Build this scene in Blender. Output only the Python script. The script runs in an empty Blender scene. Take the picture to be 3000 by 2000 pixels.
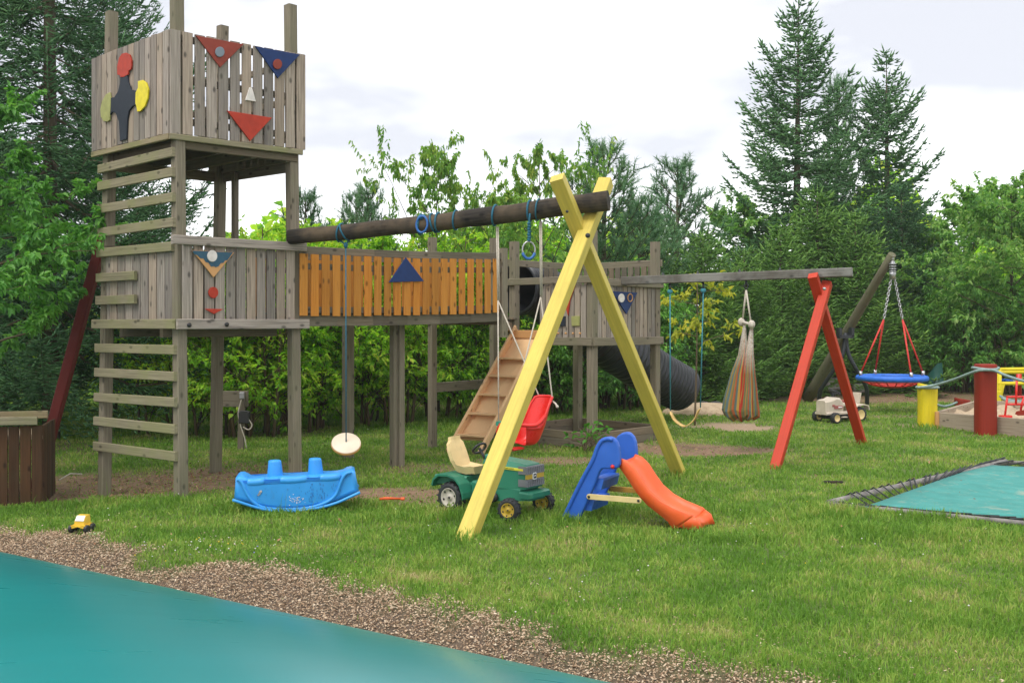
import bpy, math, random
import numpy as np
from mathutils import Vector, Matrix

R = math.radians
# ------------------------------------------------------------------ camera, sky, sun, exposure
sc = bpy.context.scene
F, CX, HY, H = 3100.0, 1500.0, 948.0, 1.5          # focal length and horizon in photo pixels, eye height in metres
cam_d = bpy.data.cameras.new("camera"); cam = bpy.data.objects.new("camera", cam_d)
sc.collection.objects.link(cam); sc.camera = cam
cam.location = (0, 0, H); cam.rotation_euler = (R(90), 0, 0)
cam_d.sensor_width = 36; cam_d.lens = 36 * F / 3000; cam_d.shift_y = -(1000 - HY) / 3000
cam_d.clip_start = 0.05; cam_d.clip_end = 3000

SUN_EL, SUN_AZ = R(58), R(215)                      # high, behind the camera to the left
w = bpy.data.worlds.new("World"); sc.world = w; w.use_nodes = True
nt = w.node_tree; nt.nodes.clear()
out = nt.nodes.new("ShaderNodeOutputWorld"); bg = nt.nodes.new("ShaderNodeBackground")
sky = nt.nodes.new("ShaderNodeTexSky"); sky.sky_type = 'NISHITA'; sky.sun_disc = False
sky.sun_elevation = SUN_EL; sky.sun_rotation = SUN_AZ
tc = nt.nodes.new("ShaderNodeTexCoord"); mp = nt.nodes.new("ShaderNodeMapping"); mp.inputs['Scale'].default_value = (1, 1, 2.6)
mp.inputs['Location'].default_value = (0.75, 0.35, 0.1)
no = nt.nodes.new("ShaderNodeTexNoise"); no.inputs['Scale'].default_value = 2.2; no.inputs['Detail'].default_value = 5; no.inputs['Roughness'].default_value = .5
rp = nt.nodes.new("ShaderNodeValToRGB")
rp.color_ramp.elements[0].position = .43; rp.color_ramp.elements[0].color = (.352, .357, .385, 1)
rp.color_ramp.elements[1].position = .72; rp.color_ramp.elements[1].color = (1, 1, 1, 1)
sca = nt.nodes.new("ShaderNodeVectorMath"); sca.operation = 'SCALE'; sca.inputs['Scale'].default_value = 11.5
mx = nt.nodes.new("ShaderNodeMix"); mx.data_type = 'RGBA'; mx.inputs['Factor'].default_value = .93
L_ = nt.links.new
L_(tc.outputs['Generated'], mp.inputs[0]); L_(mp.outputs[0], no.inputs['Vector']); L_(no.outputs['Fac'], rp.inputs[0])
L_(rp.outputs[0], sca.inputs[0]); L_(sky.outputs[0], mx.inputs[6]); L_(sca.outputs[0], mx.inputs[7])
L_(mx.outputs[2], bg.inputs[0]); bg.inputs[1].default_value = .1; L_(bg.outputs[0], out.inputs[0])
sun_d = bpy.data.lights.new("sun", 'SUN'); sun_d.energy = 0.9; sun_d.angle = R(25); sun_d.color = (1, .96, .9)
sun = bpy.data.objects.new("sun", sun_d); sc.collection.objects.link(sun)
sd = Vector((math.sin(SUN_AZ) * math.cos(SUN_EL), math.cos(SUN_AZ) * math.cos(SUN_EL), math.sin(SUN_EL)))
sun.rotation_euler = (-sd).to_track_quat('-Z', 'Y').to_euler()
sc.view_settings.view_transform = 'Standard'; sc.view_settings.look = 'None'
sc.view_settings.exposure = 1.15; sc.view_settings.gamma = 1
cy = sc.cycles
cy.max_bounces = 10; cy.diffuse_bounces = 6; cy.glossy_bounces = 3; cy.transmission_bounces = 6; cy.volume_bounces = 1; cy.transparent_max_bounces = 8
cy.use_denoising = True; cy.caustics_reflective = False; cy.caustics_refractive = False

# ------------------------------------------------------------------ measuring helpers
def P(x, y, d): return Vector(((x - CX) / F * d, d, H + (HY - y) / F * d))
def G(x, y, z=0.0):
    d = F * (H - z) / (y - HY); return Vector(((x - CX) / F * d, d, z))
def hit(px, py, o, n):                               # a photo point on the vertical plane through o with normal n
    r = Vector(((px - CX) / F, 1, (HY - py) / F)); c = Vector((0, 0, H))
    return c + r * ((o - c).dot(n) / r.dot(n))

def sstep(a, b, v):
    t = np.clip((v - a) / (b - a), 0, 1); return t * t * (3 - 2 * t)
PE = Vector((-.836, 5.16)); PD = Vector((.819, -.574)); PN = Vector((.574, .819))   # far edge line of the bouncing pillow
def edge_s(x, y): return (x - PE.x) * PN.x + (y - PE.y) * PN.y
def gz(x, y):
    x = np.asarray(x, float); y = np.asarray(y, float)
    z = -.09 * sstep(-2.9, -3.7, x) * sstep(13, 10, y)
    s = edge_s(x, y)
    z = z - .13 * sstep(.55, .08, s) + .03 * np.exp(-((s - .7) / .25) ** 2)
    z = z + .018 * np.sin(x * 1.3 + .4 * y) * np.sin(y * 1.1 - .6 * x) * sstep(4, 7, y)
    return z
def gzf(x, y): return float(gz(x, y))

# ------------------------------------------------------------------ mesh builder
class MB:
    def __init__(s): s.v = []; s.f = []; s.u = []; s.sm = []; s.mi = []
    def face(s, idx, uv=None, smooth=False, mi=0):
        s.f.append(tuple(idx)); s.u.append(uv if uv else [(0, 0)] * len(idx)); s.sm.append(smooth); s.mi.append(mi)
    def add(s, pts):
        n = len(s.v); s.v.extend([Vector(p) for p in pts]); return n
    def beam(s, a, b, w, t, side, ch=.005, rnd=None):
        a = Vector(a); b = Vector(b); d = (b - a); ln = d.length; d = d / ln
        side = Vector(side); sd_ = (side - d * side.dot(d)).normalized(); th = d.cross(sd_)
        ch = min(ch, w * .3, t * .3); W, T = w / 2, t / 2
        sec = [(-W + ch, -T), (W - ch, -T), (W, -T + ch), (W, T - ch), (W - ch, T), (-W + ch, T), (-W, T - ch), (-W, -T + ch)]
        n = s.add([a + sd_ * p + th * q for p, q in sec] + [b + sd_ * p + th * q for p, q in sec])
        off = random.uniform(0, 40); ou = random.uniform(0, 40); per = 0
        for i in range(8):
            j = (i + 1) % 8; e = math.hypot(sec[j][0] - sec[i][0], sec[j][1] - sec[i][1])
            s.face((n + i, n + j, n + 8 + j, n + 8 + i), [(ou + per, off), (ou + per + e, off), (ou + per + e, off + ln), (ou + per, off + ln)])
            per += e
        s.face([n + i for i in range(7, -1, -1)], [(ou + p, off + q * .12) for p, q in reversed(sec)])
        s.face([n + 8 + i for i in range(8)], [(ou + p, off + ln + q * .12) for p, q in sec])
        return s
    def loft(s, secs, closed=True, cap=True, smooth=False, mi=0):
        m = len(secs[0]); base = [s.add(q) for q in secs]
        off = random.uniform(0, 20); vv = off
        for k in range(len(secs) - 1):
            dv = (Vector(secs[k + 1][0]) - Vector(secs[k][0])).length; uu = 0
            for i in range(m if closed else m - 1):
                j = (i + 1) % m; e = (Vector(secs[k][j]) - Vector(secs[k][i])).length
                s.face((base[k] + i, base[k] + j, base[k + 1] + j, base[k + 1] + i), [(uu, vv), (uu + e, vv), (uu + e, vv + dv), (uu, vv + dv)], smooth, mi)
                uu += e
            vv += dv
        if cap and closed:
            s.face([base[0] + i for i in range(m - 1, -1, -1)], None, False, mi); s.face([base[-1] + i for i in range(m)], None, False, mi)
        return s
    def tube(s, pts, r, n=8, cap=True, closed=False, smooth=True, mi=0):
        pts = [Vector(p) for p in pts]; rr = r if isinstance(r, (list, tuple)) else [r] * len(pts)
        secs = []; prev = None; N = len(pts)
        for i, p in enumerate(pts):
            if closed: d = (pts[(i + 1) % N] - pts[i - 1]).normalized()
            else: d = (pts[min(i + 1, N - 1)] - pts[max(i - 1, 0)]).normalized()
            if prev is None:
                a = Vector((0, 0, 1)) if abs(d.z) < .9 else Vector((1, 0, 0)); prev = (a - d * a.dot(d)).normalized()
            prev = (prev - d * prev.dot(d)).normalized(); q = d.cross(prev)
            secs.append([p + (prev * math.cos(2 * math.pi * k / n) + q * math.sin(2 * math.pi * k / n)) * rr[i] for k in range(n)])
        if closed: secs.append(secs[0]); cap = False
        return s.loft(secs, True, cap, smooth, mi)
    def lathe(s, prof, n, o, axis, smooth=True, mi=0, cap=True):
        o = Vector(o); ax = Vector(axis).normalized(); a = Vector((1, 0, 0)) if abs(ax.x) < .9 else Vector((0, 1, 0))
        p = (a - ax * a.dot(ax)).normalized(); q = ax.cross(p)
        return s.loft([[o + ax * z + (p * math.cos(2 * math.pi * k / n) + q * math.sin(2 * math.pi * k / n)) * max(r, 1e-4) for k in range(n)] for r, z in prof], True, cap, smooth, mi)
    def prism(s, pts, ext, bev=0.0, smooth=False, mi=0):   # outline pushed along ext, with a small rounded edge
        pts = [Vector(p) for p in pts]; ext = Vector(ext); e = ext.normalized(); m = len(pts)
        area = Vector((0, 0, 0))
        for i in range(m): area += pts[i].cross(pts[(i + 1) % m])
        if area.dot(e) < 0: pts.reverse()
        if bev <= 0: return s.loft([pts, [p + ext for p in pts]], True, True, smooth, mi)
        ins = []
        for i in range(m):
            d1 = (pts[i] - pts[i - 1]).normalized(); d2 = (pts[(i + 1) % m] - pts[i]).normalized()
            n1 = e.cross(d1); n2 = e.cross(d2); nn = n1 + n2
            nn = nn / max(nn.length_squared * .5, .35) ; ins.append(pts[i] + nn * bev)
        mid = [p.lerp(q, .3) for p, q in zip(pts, ins)]
        eb = e * bev
        secs = [ins, [p + eb * .3 for p in mid], [p + eb for p in pts], [p + ext - eb for p in pts], [p + ext - eb * .3 for p in mid], [p + ext for p in ins]]
        return s.loft(secs, True, True, smooth, mi)
    def box(s, c, size, ch=.004):
        c = Vector(c); sx, sy, sz = size
        return s.beam(c - Vector((sx / 2, 0, 0)), c + Vector((sx / 2, 0, 0)), sy, sz, (0, 1, 0), ch)
    def ell(s, c, rx, ry, rz, n=16, m=8, smooth=True):
        c = Vector(c); secs = []
        for i in range(m + 1):
            a = -math.pi / 2 + math.pi * i / m; r = max(math.cos(a), .01)
            secs.append([c + Vector((rx * r * math.cos(2 * math.pi * k / n), ry * r * math.sin(2 * math.pi * k / n), rz * math.sin(a))) for k in range(n)])
        return s.loft(secs, True, True, smooth)

WM = {}
def link(o): sc.collection.objects.link(o); return o
def mesh_from(mb, name, inv=None):
    me = bpy.data.meshes.new(name)
    me.from_pydata([tuple(inv @ v) if inv else tuple(v) for v in mb.v], [], mb.f)
    uvl = me.uv_layers.new(name="UVMap")
    flat = [c for fu in mb.u for uv in fu for c in uv]
    uvl.data.foreach_set("uv", flat)
    me.polygons.foreach_set("use_smooth", mb.sm); me.polygons.foreach_set("material_index", mb.mi); me.update()
    return me
def tag(o, label, cat, group=None, kind=None):
    o['label'] = label; o['category'] = cat
    if group: o['group'] = group
    if kind: o['kind'] = kind
    return o
def thing(name, label, cat, loc=(0, 0, 0), rz=0.0, group=None):
    o = link(bpy.data.objects.new(name, None)); o.location = loc; o.rotation_euler = (0, 0, rz); o.empty_display_size = .2
    WM[o.name] = Matrix.Translation(Vector(loc)) @ Matrix.Rotation(rz, 4, 'Z')
    return tag(o, label, cat, group)
def part(name, mb, mats, parent=None, label=None, local=False):
    inv = None
    if parent is not None and not local: inv = WM[parent.name].inverted()
    me = mesh_from(mb, name, inv)
    for m in (mats if isinstance(mats, (list, tuple)) else [mats]): me.materials.append(m)
    o = link(bpy.data.objects.new(name, me)); o.parent = parent
    WM[o.name] = WM[parent.name] if parent is not None else Matrix()
    if label: o['label'] = label
    return o
def solo(name, mb, mats, label, cat, group=None, kind=None, loc=None):   # a thing that is one mesh, its origin at its base
    if loc is None:
        lo = min(v.z for v in mb.v); c = sum((v for v in mb.v), Vector()) / len(mb.v); loc = Vector((c.x, c.y, lo))
    me = mesh_from(mb, name, Matrix.Translation(-Vector(loc)))
    for m in (mats if isinstance(mats, (list, tuple)) else [mats]): me.materials.append(m)
    o = link(bpy.data.objects.new(name, me)); o.location = loc; WM[o.name] = Matrix.Translation(Vector(loc))
    return tag(o, label, cat, group, kind)
def dup(root, loc, rz, scale, label, cat=None, group=None):
    r = root.copy(); link(r); r.location = loc; r.rotation_euler = (0, 0, rz); r.scale = (scale,) * 3 if not isinstance(scale, tuple) else scale
    r['label'] = label
    if group: r['group'] = group
    for ch in list(root.children):
        c = ch.copy(); link(c); c.parent = r
    return r
def np_mesh(name, V, faces, mat, smooth=False):      # faces: list of (n,k) index arrays
    me = bpy.data.meshes.new(name); V = np.asarray(V, np.float32)
    me.vertices.add(len(V)); me.vertices.foreach_set("co", V.ravel())
    idx = np.concatenate([f.ravel() for f in faces]).astype(np.int32)
    cnt = np.concatenate([np.full(len(f), f.shape[1]) for f in faces])
    st = np.concatenate([[0], np.cumsum(cnt)[:-1]]).astype(np.int32)
    me.loops.add(len(idx)); me.loops.foreach_set("vertex_index", idx)
    me.polygons.add(len(cnt)); me.polygons.foreach_set("loop_start", st)
    if smooth: me.polygons.foreach_set("use_smooth", np.ones(len(cnt), bool))
    me.update(calc_edges=True); me.materials.append(mat)
    return me

# ------------------------------------------------------------------ materials
class NT:
    def __init__(s, name):
        s.m = bpy.data.materials.new(name); s.m.use_nodes = True; s.t = s.m.node_tree; s.t.nodes.clear()
        s.out = s.n("OutputMaterial"); s.b = s.n("BsdfPrincipled"); s.l(s.b.outputs[0], s.out.inputs[0])
    def n(s, k, **kw):
        x = s.t.nodes.new("ShaderNode" + k)
        for a, b in kw.items(): setattr(x, a, b)
        return x
    def l(s, a, b): s.t.links.new(a, b)
    def noise(s, vec, scale, detail=3, rough=.5):
        x = s.n("TexNoise"); x.inputs['Scale'].default_value = scale; x.inputs['Detail'].default_value = detail; x.inputs['Roughness'].default_value = rough
        if vec is not None: s.l(vec, x.inputs['Vector'])
        return x.outputs['Fac']
    def map(s, vec, scale=(1, 1, 1), loc=(0, 0, 0)):
        x = s.n("Mapping"); x.inputs['Scale'].default_value = scale; x.inputs['Location'].default_value = loc; s.l(vec, x.inputs[0]); return x.outputs[0]
    def ramp(s, fac, *stops, interp='LINEAR'):
        x = s.n("ValToRGB"); cr = x.color_ramp; cr.interpolation = interp
        while len(cr.elements) < len(stops): cr.elements.new(.5)
        for e, (p, c) in zip(cr.elements, stops): e.position = p; e.color = tuple(c) + (1,) if len(c) == 3 else c
        s.l(fac, x.inputs[0]); return x.outputs[0]
    def mix(s, fac, a, b, mode='MIX'):
        x = s.n("Mix", data_type='RGBA', blend_type=mode)
        for v, k in ((fac, 0), (a, 6), (b, 7)):
            if isinstance(v, (int, float)): x.inputs[k].default_value = v
            elif isinstance(v, tuple): x.inputs[k].default_value = v + (1,) if len(v) == 3 else v
            else: s.l(v, x.inputs[k])
        return x.outputs[2]
    def math(s, op, a, b=None):
        x = s.n("Math", operation=op)
        for v, k in ((a, 0), (b, 1)):
            if v is None: continue
            if isinstance(v, (int, float)): x.inputs[k].default_value = v
            else: s.l(v, x.inputs[k])
        return x.outputs[0]
    def bump(s, h, strength=.3, dist=.01):
        x = s.n("Bump"); x.inputs['Strength'].default_value = strength; x.inputs['Distance'].default_value = dist
        s.l(h, x.inputs['Height']); s.l(x.outputs[0], s.b.inputs['Normal'])
    def col(s, c):
        if isinstance(c, tuple): s.b.inputs['Base Color'].default_value = c + (1,)
        else: s.l(c, s.b.inputs['Base Color'])
    def uv(s): return s.n("UVMap").outputs[0]
    def obj(s): return s.n("TexCoord").outputs['Object']
    def pos(s): return s.n("NewGeometry").outputs['Position']
    def isl(s): return s.n("NewGeometry").outputs['Random Per Island']
    def set(s, **kw):
        for k, v in kw.items(): s.b.inputs[k.replace('_', ' ')].default_value = v
        return s

def wood(name, light, dark, moss=None, mossamt=.5, knots=True, var=.35, rough=.85):
    t = NT(name); uv = t.uv(); isl = t.isl()
    grain = t.noise(t.map(uv, (70, 2.2, 1)), 1.0, 5, .6)
    broad = t.noise(t.map(uv, (9, .9, 1)), 1.0, 3)
    c = t.ramp(grain, (.3, dark), (.62, light))
    c = t.mix(t.ramp(broad, (.35, (0, 0, 0)), (.7, (1, 1, 1))), c, t.mix(.5, c, tuple(x * .76 for x in light)))
    sh = t.ramp(isl, (0, (1 - var,) * 3), (.5, (1, .98, .95)), (1, (1 + var * .3, 1 + var * .22, 1 + var * .1)))
    c = t.mix(1.0, c, sh, 'MULTIPLY')
    warm = t.ramp(t.math('FRACT', t.math('MULTIPLY', isl, 7.31)), (.55, (1, 1, 1)), (1, (1.12, 1.0, .86)))
    c = t.mix(1.0, c, warm, 'MULTIPLY')
    if knots:
        vo = t.n("TexVoronoi"); vo.inputs['Scale'].default_value = 1.0; vo.voronoi_dimensions = '2D'; t.l(t.map(uv, (6, 3.2, 1)), vo.inputs['Vector'])
        k = t.ramp(vo.outputs['Distance'], (.045, (1, 1, 1)), (.11, (0, 0, 0)))
        c = t.mix(t.math('MULTIPLY', k, .75), c, tuple(x * .3 for x in dark))
        st = t.ramp(t.noise(t.map(uv, (30, 3.5, 1), (3, 7, 0)), 1.0, 4, .65), (.62, (0, 0, 0)), (.75, (1, 1, 1)))
        c = t.mix(t.math('MULTIPLY', st, .55), c, tuple(x * .45 for x in dark))
    if moss:
        mm = t.ramp(t.noise(t.pos(), 2.6, 4, .6), (.42, (0, 0, 0)), (.62, (1, 1, 1)))
        c = t.mix(t.math('MULTIPLY', mm, mossamt), c, moss)
    t.col(c); t.set(Roughness=rough); t.b.inputs['Specular IOR Level'].default_value = .25
    t.bump(grain, .35, .004); return t.m
def paint(name, c, rough=.5, wear=None, dirt=(.10, .08, .05), grain=True, var=.14, wearlev=.68):
    t = NT(name); uv = t.uv(); p = t.obj()
    g = t.noise(t.map(uv, (55, 2.0, 1)), 1.0, 4, .6) if grain else t.noise(p, 18, 4)
    cc = t.ramp(g, (.3, tuple(x * (1 - var) for x in c)), (.7, tuple(min(1, x * (1 + var * .5)) for x in c)))
    d = t.ramp(t.noise(p, 5.5, 5, .65), (.52, (0, 0, 0)), (.8, (1, 1, 1)))
    cc = t.mix(t.math('MULTIPLY', d, .3), cc, tuple(x * .55 for x in c))
    if wear:
        m = t.ramp(t.noise(t.map(uv, (40, 6, 1)), 1.0, 6, .7), (wearlev, (0, 0, 0)), (wearlev + .04, (1, 1, 1)))
        cc = t.mix(m, cc, wear)
    t.col(cc); t.set(Roughness=rough); t.b.inputs['Specular IOR Level'].default_value = .3; t.bump(g, .25, .003); return t.m
def plastic(name, c, rough=.4, spots=None, fade=.12, spotlev=.66):
    t = NT(name); p = t.obj()
    a = t.noise(p, 4, 4); cc = t.ramp(a, (.3, tuple(x * (1 - fade) for x in c)), (.7, tuple(min(1, x * (1 + fade * .6) + .012) for x in c)))
    dl = t.ramp(t.noise(t.map(p, (30, 30, 9)), 1.0, 6, .7), (.6, (0, 0, 0)), (.78, (1, 1, 1)))
    cc = t.mix(t.math('MULTIPLY', dl, .28), cc, (.12, .1, .07))
    if spots:
        m = t.ramp(t.noise(t.map(p, (28, 28, 10)), 1.0, 6, .75), (spotlev, (0, 0, 0)), (spotlev + .03, (1, 1, 1)))
        cc = t.mix(m, cc, spots)
    t.col(cc)
    rr = t.ramp(t.noise(p, 11, 5, .6), (.3, (rough * .8,) * 3), (.75, (min(1, rough * 1.5),) * 3)); t.l(rr, t.b.inputs['Roughness'])
    t.bump(t.noise(p, 60, 3), .08, .003); return t.m
def leafmat(name, cols, trans=.35, rough=.5, clump=1.2):
    t = NT(name); isl = t.isl(); n = t.noise(t.pos(), clump, 3)
    f = t.math('ADD', t.math('MULTIPLY', isl, .6), t.math('MULTIPLY', t.math('SUBTRACT', n, .3), 1.0))
    k = len(cols) - 1
    c = t.ramp(f, *[(.08 + .84 * i / k, col) for i, col in enumerate(cols)])
    t.col(c); t.set(Roughness=rough); t.b.inputs['Specular IOR Level'].default_value = .3
    tr = t.n("BsdfTranslucent"); t.l(t.mix(1.0, c, (1.25, 1.3, .7), 'MULTIPLY'), tr.inputs[0])
    ms = t.n("MixShader"); ms.inputs[0].default_value = trans
    t.l(t.b.outputs[0], ms.inputs[1]); t.l(tr.outputs[0], ms.inputs[2]); t.l(ms.outputs[0], t.out.inputs[0]); return t.m
def simple(name, c, rough=.5, metal=0.0, var=.15, scale=14):
    t = NT(name); a = t.noise(t.obj(), scale, 4, .6)
    t.col(t.ramp(a, (.3, tuple(x * (1 - var) for x in c)), (.7, tuple(min(1, x * (1 + var)) for x in c)))); t.set(Roughness=rough, Metallic=metal); return t.m

M = dict(
    board=wood('weathered_boards', (.44, .385, .335), (.16, .138, .122), (.27, .26, .17), .15, True, .38),
    post=wood('weathered_posts', (.27, .235, .175), (.13, .112, .082), (.18, .18, .1), .4),
    rung=wood('mossy_rungs', (.32, .285, .19), (.17, .15, .095), (.24, .245, .1), .6),
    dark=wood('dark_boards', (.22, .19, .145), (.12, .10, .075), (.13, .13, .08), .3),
    orange=wood('orange_stained_slats', (.60, .265, .05), (.45, .175, .026), None, 0, True, .22),
    pine=wood('fresh_plywood', (.84, .56, .31), (.68, .41, .20), None, 0, True, .12),
    log=wood('blackened_log', (.05, .043, .035), (.012, .011, .010), (.24, .17, .10), .4, True, .05),
    greybeam=wood('grey_beam', (.16, .148, .128), (.06, .055, .048), (.42, .42, .39), .4),
    pole=wood('grey_green_pole', (.17, .155, .105), (.10, .09, .055), (.13, .14, .07), .5),
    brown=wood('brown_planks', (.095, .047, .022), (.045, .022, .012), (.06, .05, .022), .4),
    sandboard=wood('sandbox_boards', (.42, .35, .27), (.26, .21, .15), None, 0),
    disc=simple('pale_disc', (.80, .66, .50), .5, 0, .06), disc_edge=simple('disc_edge', (.70, .38, .12), .5),
    yellow=paint('yellow_paint', (.66, .52, .10), .5, (.45, .38, .2), wearlev=.75, var=.16),
    yellow2=paint('yellow_post_paint', (.78, .62, .02), .45),
    red=paint('red_paint', (.54, .042, .012), .55, (.3, .1, .06), wearlev=.8),
    dkred=paint('brick_red_paint', (.27, .022, .008), .6),
    redpole_shaded=paint('shaded_red_pole_paint', (.12, .012, .008), .7),  # red darkened to carry the shade of the spruce in its colour
    deco_red=paint('sign_red', (.29, .05, .03), .6, grain=False), deco_bright=paint('sign_bright_red', (.46, .042, .018), .55, grain=False),
    deco_blue=paint('sign_blue', (.010, .036, .14), .55, grain=False), deco_blue2=paint('sign_faded_blue', (.04, .11, .165), .55, grain=False),
    deco_dark=paint('sign_dark', (.025, .032, .045), .65, grain=False), deco_yel=paint('sign_yellow', (.80, .66, .02), .45, grain=False),
    deco_olive=paint('sign_olive', (.36, .36, .13), .6, grain=False), deco_white=paint('sign_white', (.78, .72, .66), .5, grain=False),
    deco_grey=paint('sign_grey', (.22, .26, .30), .6, (.5, .38, .26), wearlev=.6), bare=paint('bare_plywood', (.66, .35, .14), .6),
    blue_pl=plastic('rocker_blue', (.035, .34, .84), .34, (.05, .09, .12), spotlev=.69), slide_blue=plastic('slide_blue', (.02, .12, .55), .4, (.05, .1, .3), spotlev=.72),
    slide_or=plastic('slide_orange', (.86, .12, .022), .36, (.25, .07, .03), spotlev=.735), seat_red=plastic('seat_red', (.74, .018, .012), .3), green_pl=plastic('clip_green', (.02, .25, .16), .4),
    tr_green=plastic('tractor_green', (.016, .185, .105), .4), tr_cream=plastic('seat_cream', (.78, .58, .27), .5, fade=.25), tr_white=plastic('tractor_white', (.62, .53, .42), .5, fade=.2),
    tr_grille=simple('grille_grey', (.19, .19, .2), .5), tr_yel=simple('stripe_yellow', (.72, .66, .04), .45), tr_gold=plastic('rim_gold', (.58, .38, .03), .45, fade=.2),
    rim_grey=plastic('rim_grey', (.55, .5, .42), .5), tyre=simple('tyre_black', (.028, .029, .032), .6), ink=simple('black_ink', (.02, .02, .02), .5), sticker_red=simple('sticker_maroon', (.36, .1, .09), .5),
    brace=plastic('brace_cream', (.72, .56, .25), .5, fade=.2), brace_d=plastic('brace_ochre', (.6, .33, .05), .5),
    tube=simple('black_tube', (.026, .028, .033), .36), rope_w=simple('white_rope', (.58, .52, .43), .85, 0, .2, 60), rope_b=simple('blue_rope', (.016, .125, .19), .75, 0, .25, 60),
    rope_t=simple('turquoise_rope', (.04, .22, .27), .75, 0, .25, 60), rope_g=simple('grey_green_rope', (.24, .33, .31), .85, 0, .3, 40), ring_b=simple('ring_blue', (.03, .14, .42), .45), steel=simple('steel', (.45, .45, .46), .35, .9), dsteel=simple('dark_steel', (.035, .04, .045), .5, .3),
    chain=simple('chain_metal', (.5, .5, .5), .4, .7), nest_blue=simple('nest_blue', (.02, .15, .62), .5), nest_red=simple('nest_red', (.62, .04, .03), .6),
    belt=simple('belt_tan', (.74, .50, .17), .5), white=simple('white', (.8, .8, .78), .5), grey_pl=simple('grey_box', (.3, .3, .3), .5), strap=simple('black_strap', (.025, .03, .03), .7),
    mat=None, pillow=None, sand=None, bark=wood('bark', (.12, .095, .065), (.055, .043, .03), (.12, .13, .06), .35, False),
    twig=wood('twig', (.16, .12, .075), (.08, .06, .04), None, 0, False), stone=simple('grey_stone', (.36, .34, .3), .9, 0, .35, 9),
)
t = NT('pillow_vinyl'); p = t.obj()
a = t.noise(t.map(p, (.5, 2.2, 1)), 1.3, 5, .6)
c = t.ramp(a, (.3, (.002, .19, .19)), (.7, (.003, .215, .218)))
sp = t.ramp(t.noise(p, 38, 6, .8), (.74, (0, 0, 0)), (.78, (1, 1, 1)))
t.col(t.mix(t.math('MULTIPLY', sp, .08), c, (.3, .45, .42)))
rr = t.ramp(t.noise(t.map(p, (1, 6, 1)), 2, 4), (.3, (.27,) * 3), (.7, (.31,) * 3)); t.l(rr, t.b.inputs['Roughness']); t.b.inputs['Specular IOR Level'].default_value = .6; t.set(Coat_Weight=.25, Coat_Roughness=.28, Coat_IOR=1.7)
t.bump(t.noise(t.map(p, (.6, 1.6, 1)), 2.2, 3), .012, .03); M['pillow'] = t.m
t = NT('trampoline_mat'); p = t.obj()
m1 = t.ramp(t.noise(t.map(p, (1, 1, 1), (0, .7, 0)), 1.1, 5, .62), (.57, (0, 0, 0)), (.68, (1, 1, 1)))
m2 = t.ramp(t.noise(p, 14, 5, .7), (.55, (0, 0, 0)), (.7, (1, 1, 1)))
c = t.mix(t.math('MULTIPLY', m1, .8), t.ramp(t.noise(p, 6, 4), (.3, (.03, .235, .205)), (.7, (.05, .30, .265))), (.52, .40, .27))
t.col(t.mix(t.math('MULTIPLY', m2, .35), c, (.42, .38, .27))); t.set(Roughness=.75); M['mat'] = t.m
t = NT('sand'); p = t.obj()
c = t.ramp(t.noise(p, 9, 6, .7), (.3, (.36, .26, .16)), (.7, (.58, .45, .30))); t.col(c); t.set(Roughness=.95)
t.bump(t.noise(p, 14, 5), .8, .05); M['sand'] = t.m

Z = Vector((0, 0, 1))
# ------------------------------------------------------------------ the ground
rng = np.random.default_rng(7)
def smooth_noise(x, y, f, seed):
    r = np.random.default_rng(seed); v = np.zeros_like(x, dtype=float)
    for k in range(5):
        a = r.uniform(0, 2 * np.pi); q = f * r.uniform(.6, 1.9); ph = r.uniform(0, 6.28)
        v += np.sin((x * np.cos(a) + y * np.sin(a)) * q + ph + 1.2 * np.sin((x * np.sin(a) - y * np.cos(a)) * q * .7 + ph * 2))
    return v / 5
def blob(x, y, c, rx, ry, nz=.35):
    d = np.sqrt(((x - c[0]) / rx) ** 2 + ((y - c[1]) / ry) ** 2) + nz * smooth_noise(x, y, 6 / max(rx, ry), 5)
    return sstep(1.25, .7, d)
SOIL = [(G(440, 1402), 1.7, .9, .95), (G(200, 1418), 1.2, .45, .8), (G(640, 1375), 1.0, .5, .6), (G(1140, 1443), .6, .36, 1.0), (G(1010, 1455), .35, .25, .6), (G(1270, 1375), .5, .35, .6), (G(1255, 1460), .3, .3, .7), (G(1500, 1345), .5, .3, .6),
        (G(1660, 1352), 1.0, .4, .85), (G(2010, 1318), 1.15, .55, 1.0), (G(1890, 1300), .5, .4, .5), (G(1900, 1385), .3, .2, .4), (G(2560, 1163), 3.6, 1.7, .95), (G(2400, 1170), 2.0, 1.0, .7), (G(2800, 1160), 3.0, 2.0, .9),
        (G(2700, 1222), 1.2, .35, .6), (G(2880, 1275), .5, .15, .6), (G(2390, 1395), .2, .1, .7), (G(2450, 1420), .15, .08, .9)]
SANDY = [(G(2155, 1249), .62, .62, 1.0), (G(2040, 1249), .35, .3, .7), (Vector((.95, 13.6, 0)), .75, .75, 1.0), (G(2672, 1247), .3, .2, .9), (G(2075, 1195), .7, .5, .8)]
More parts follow.
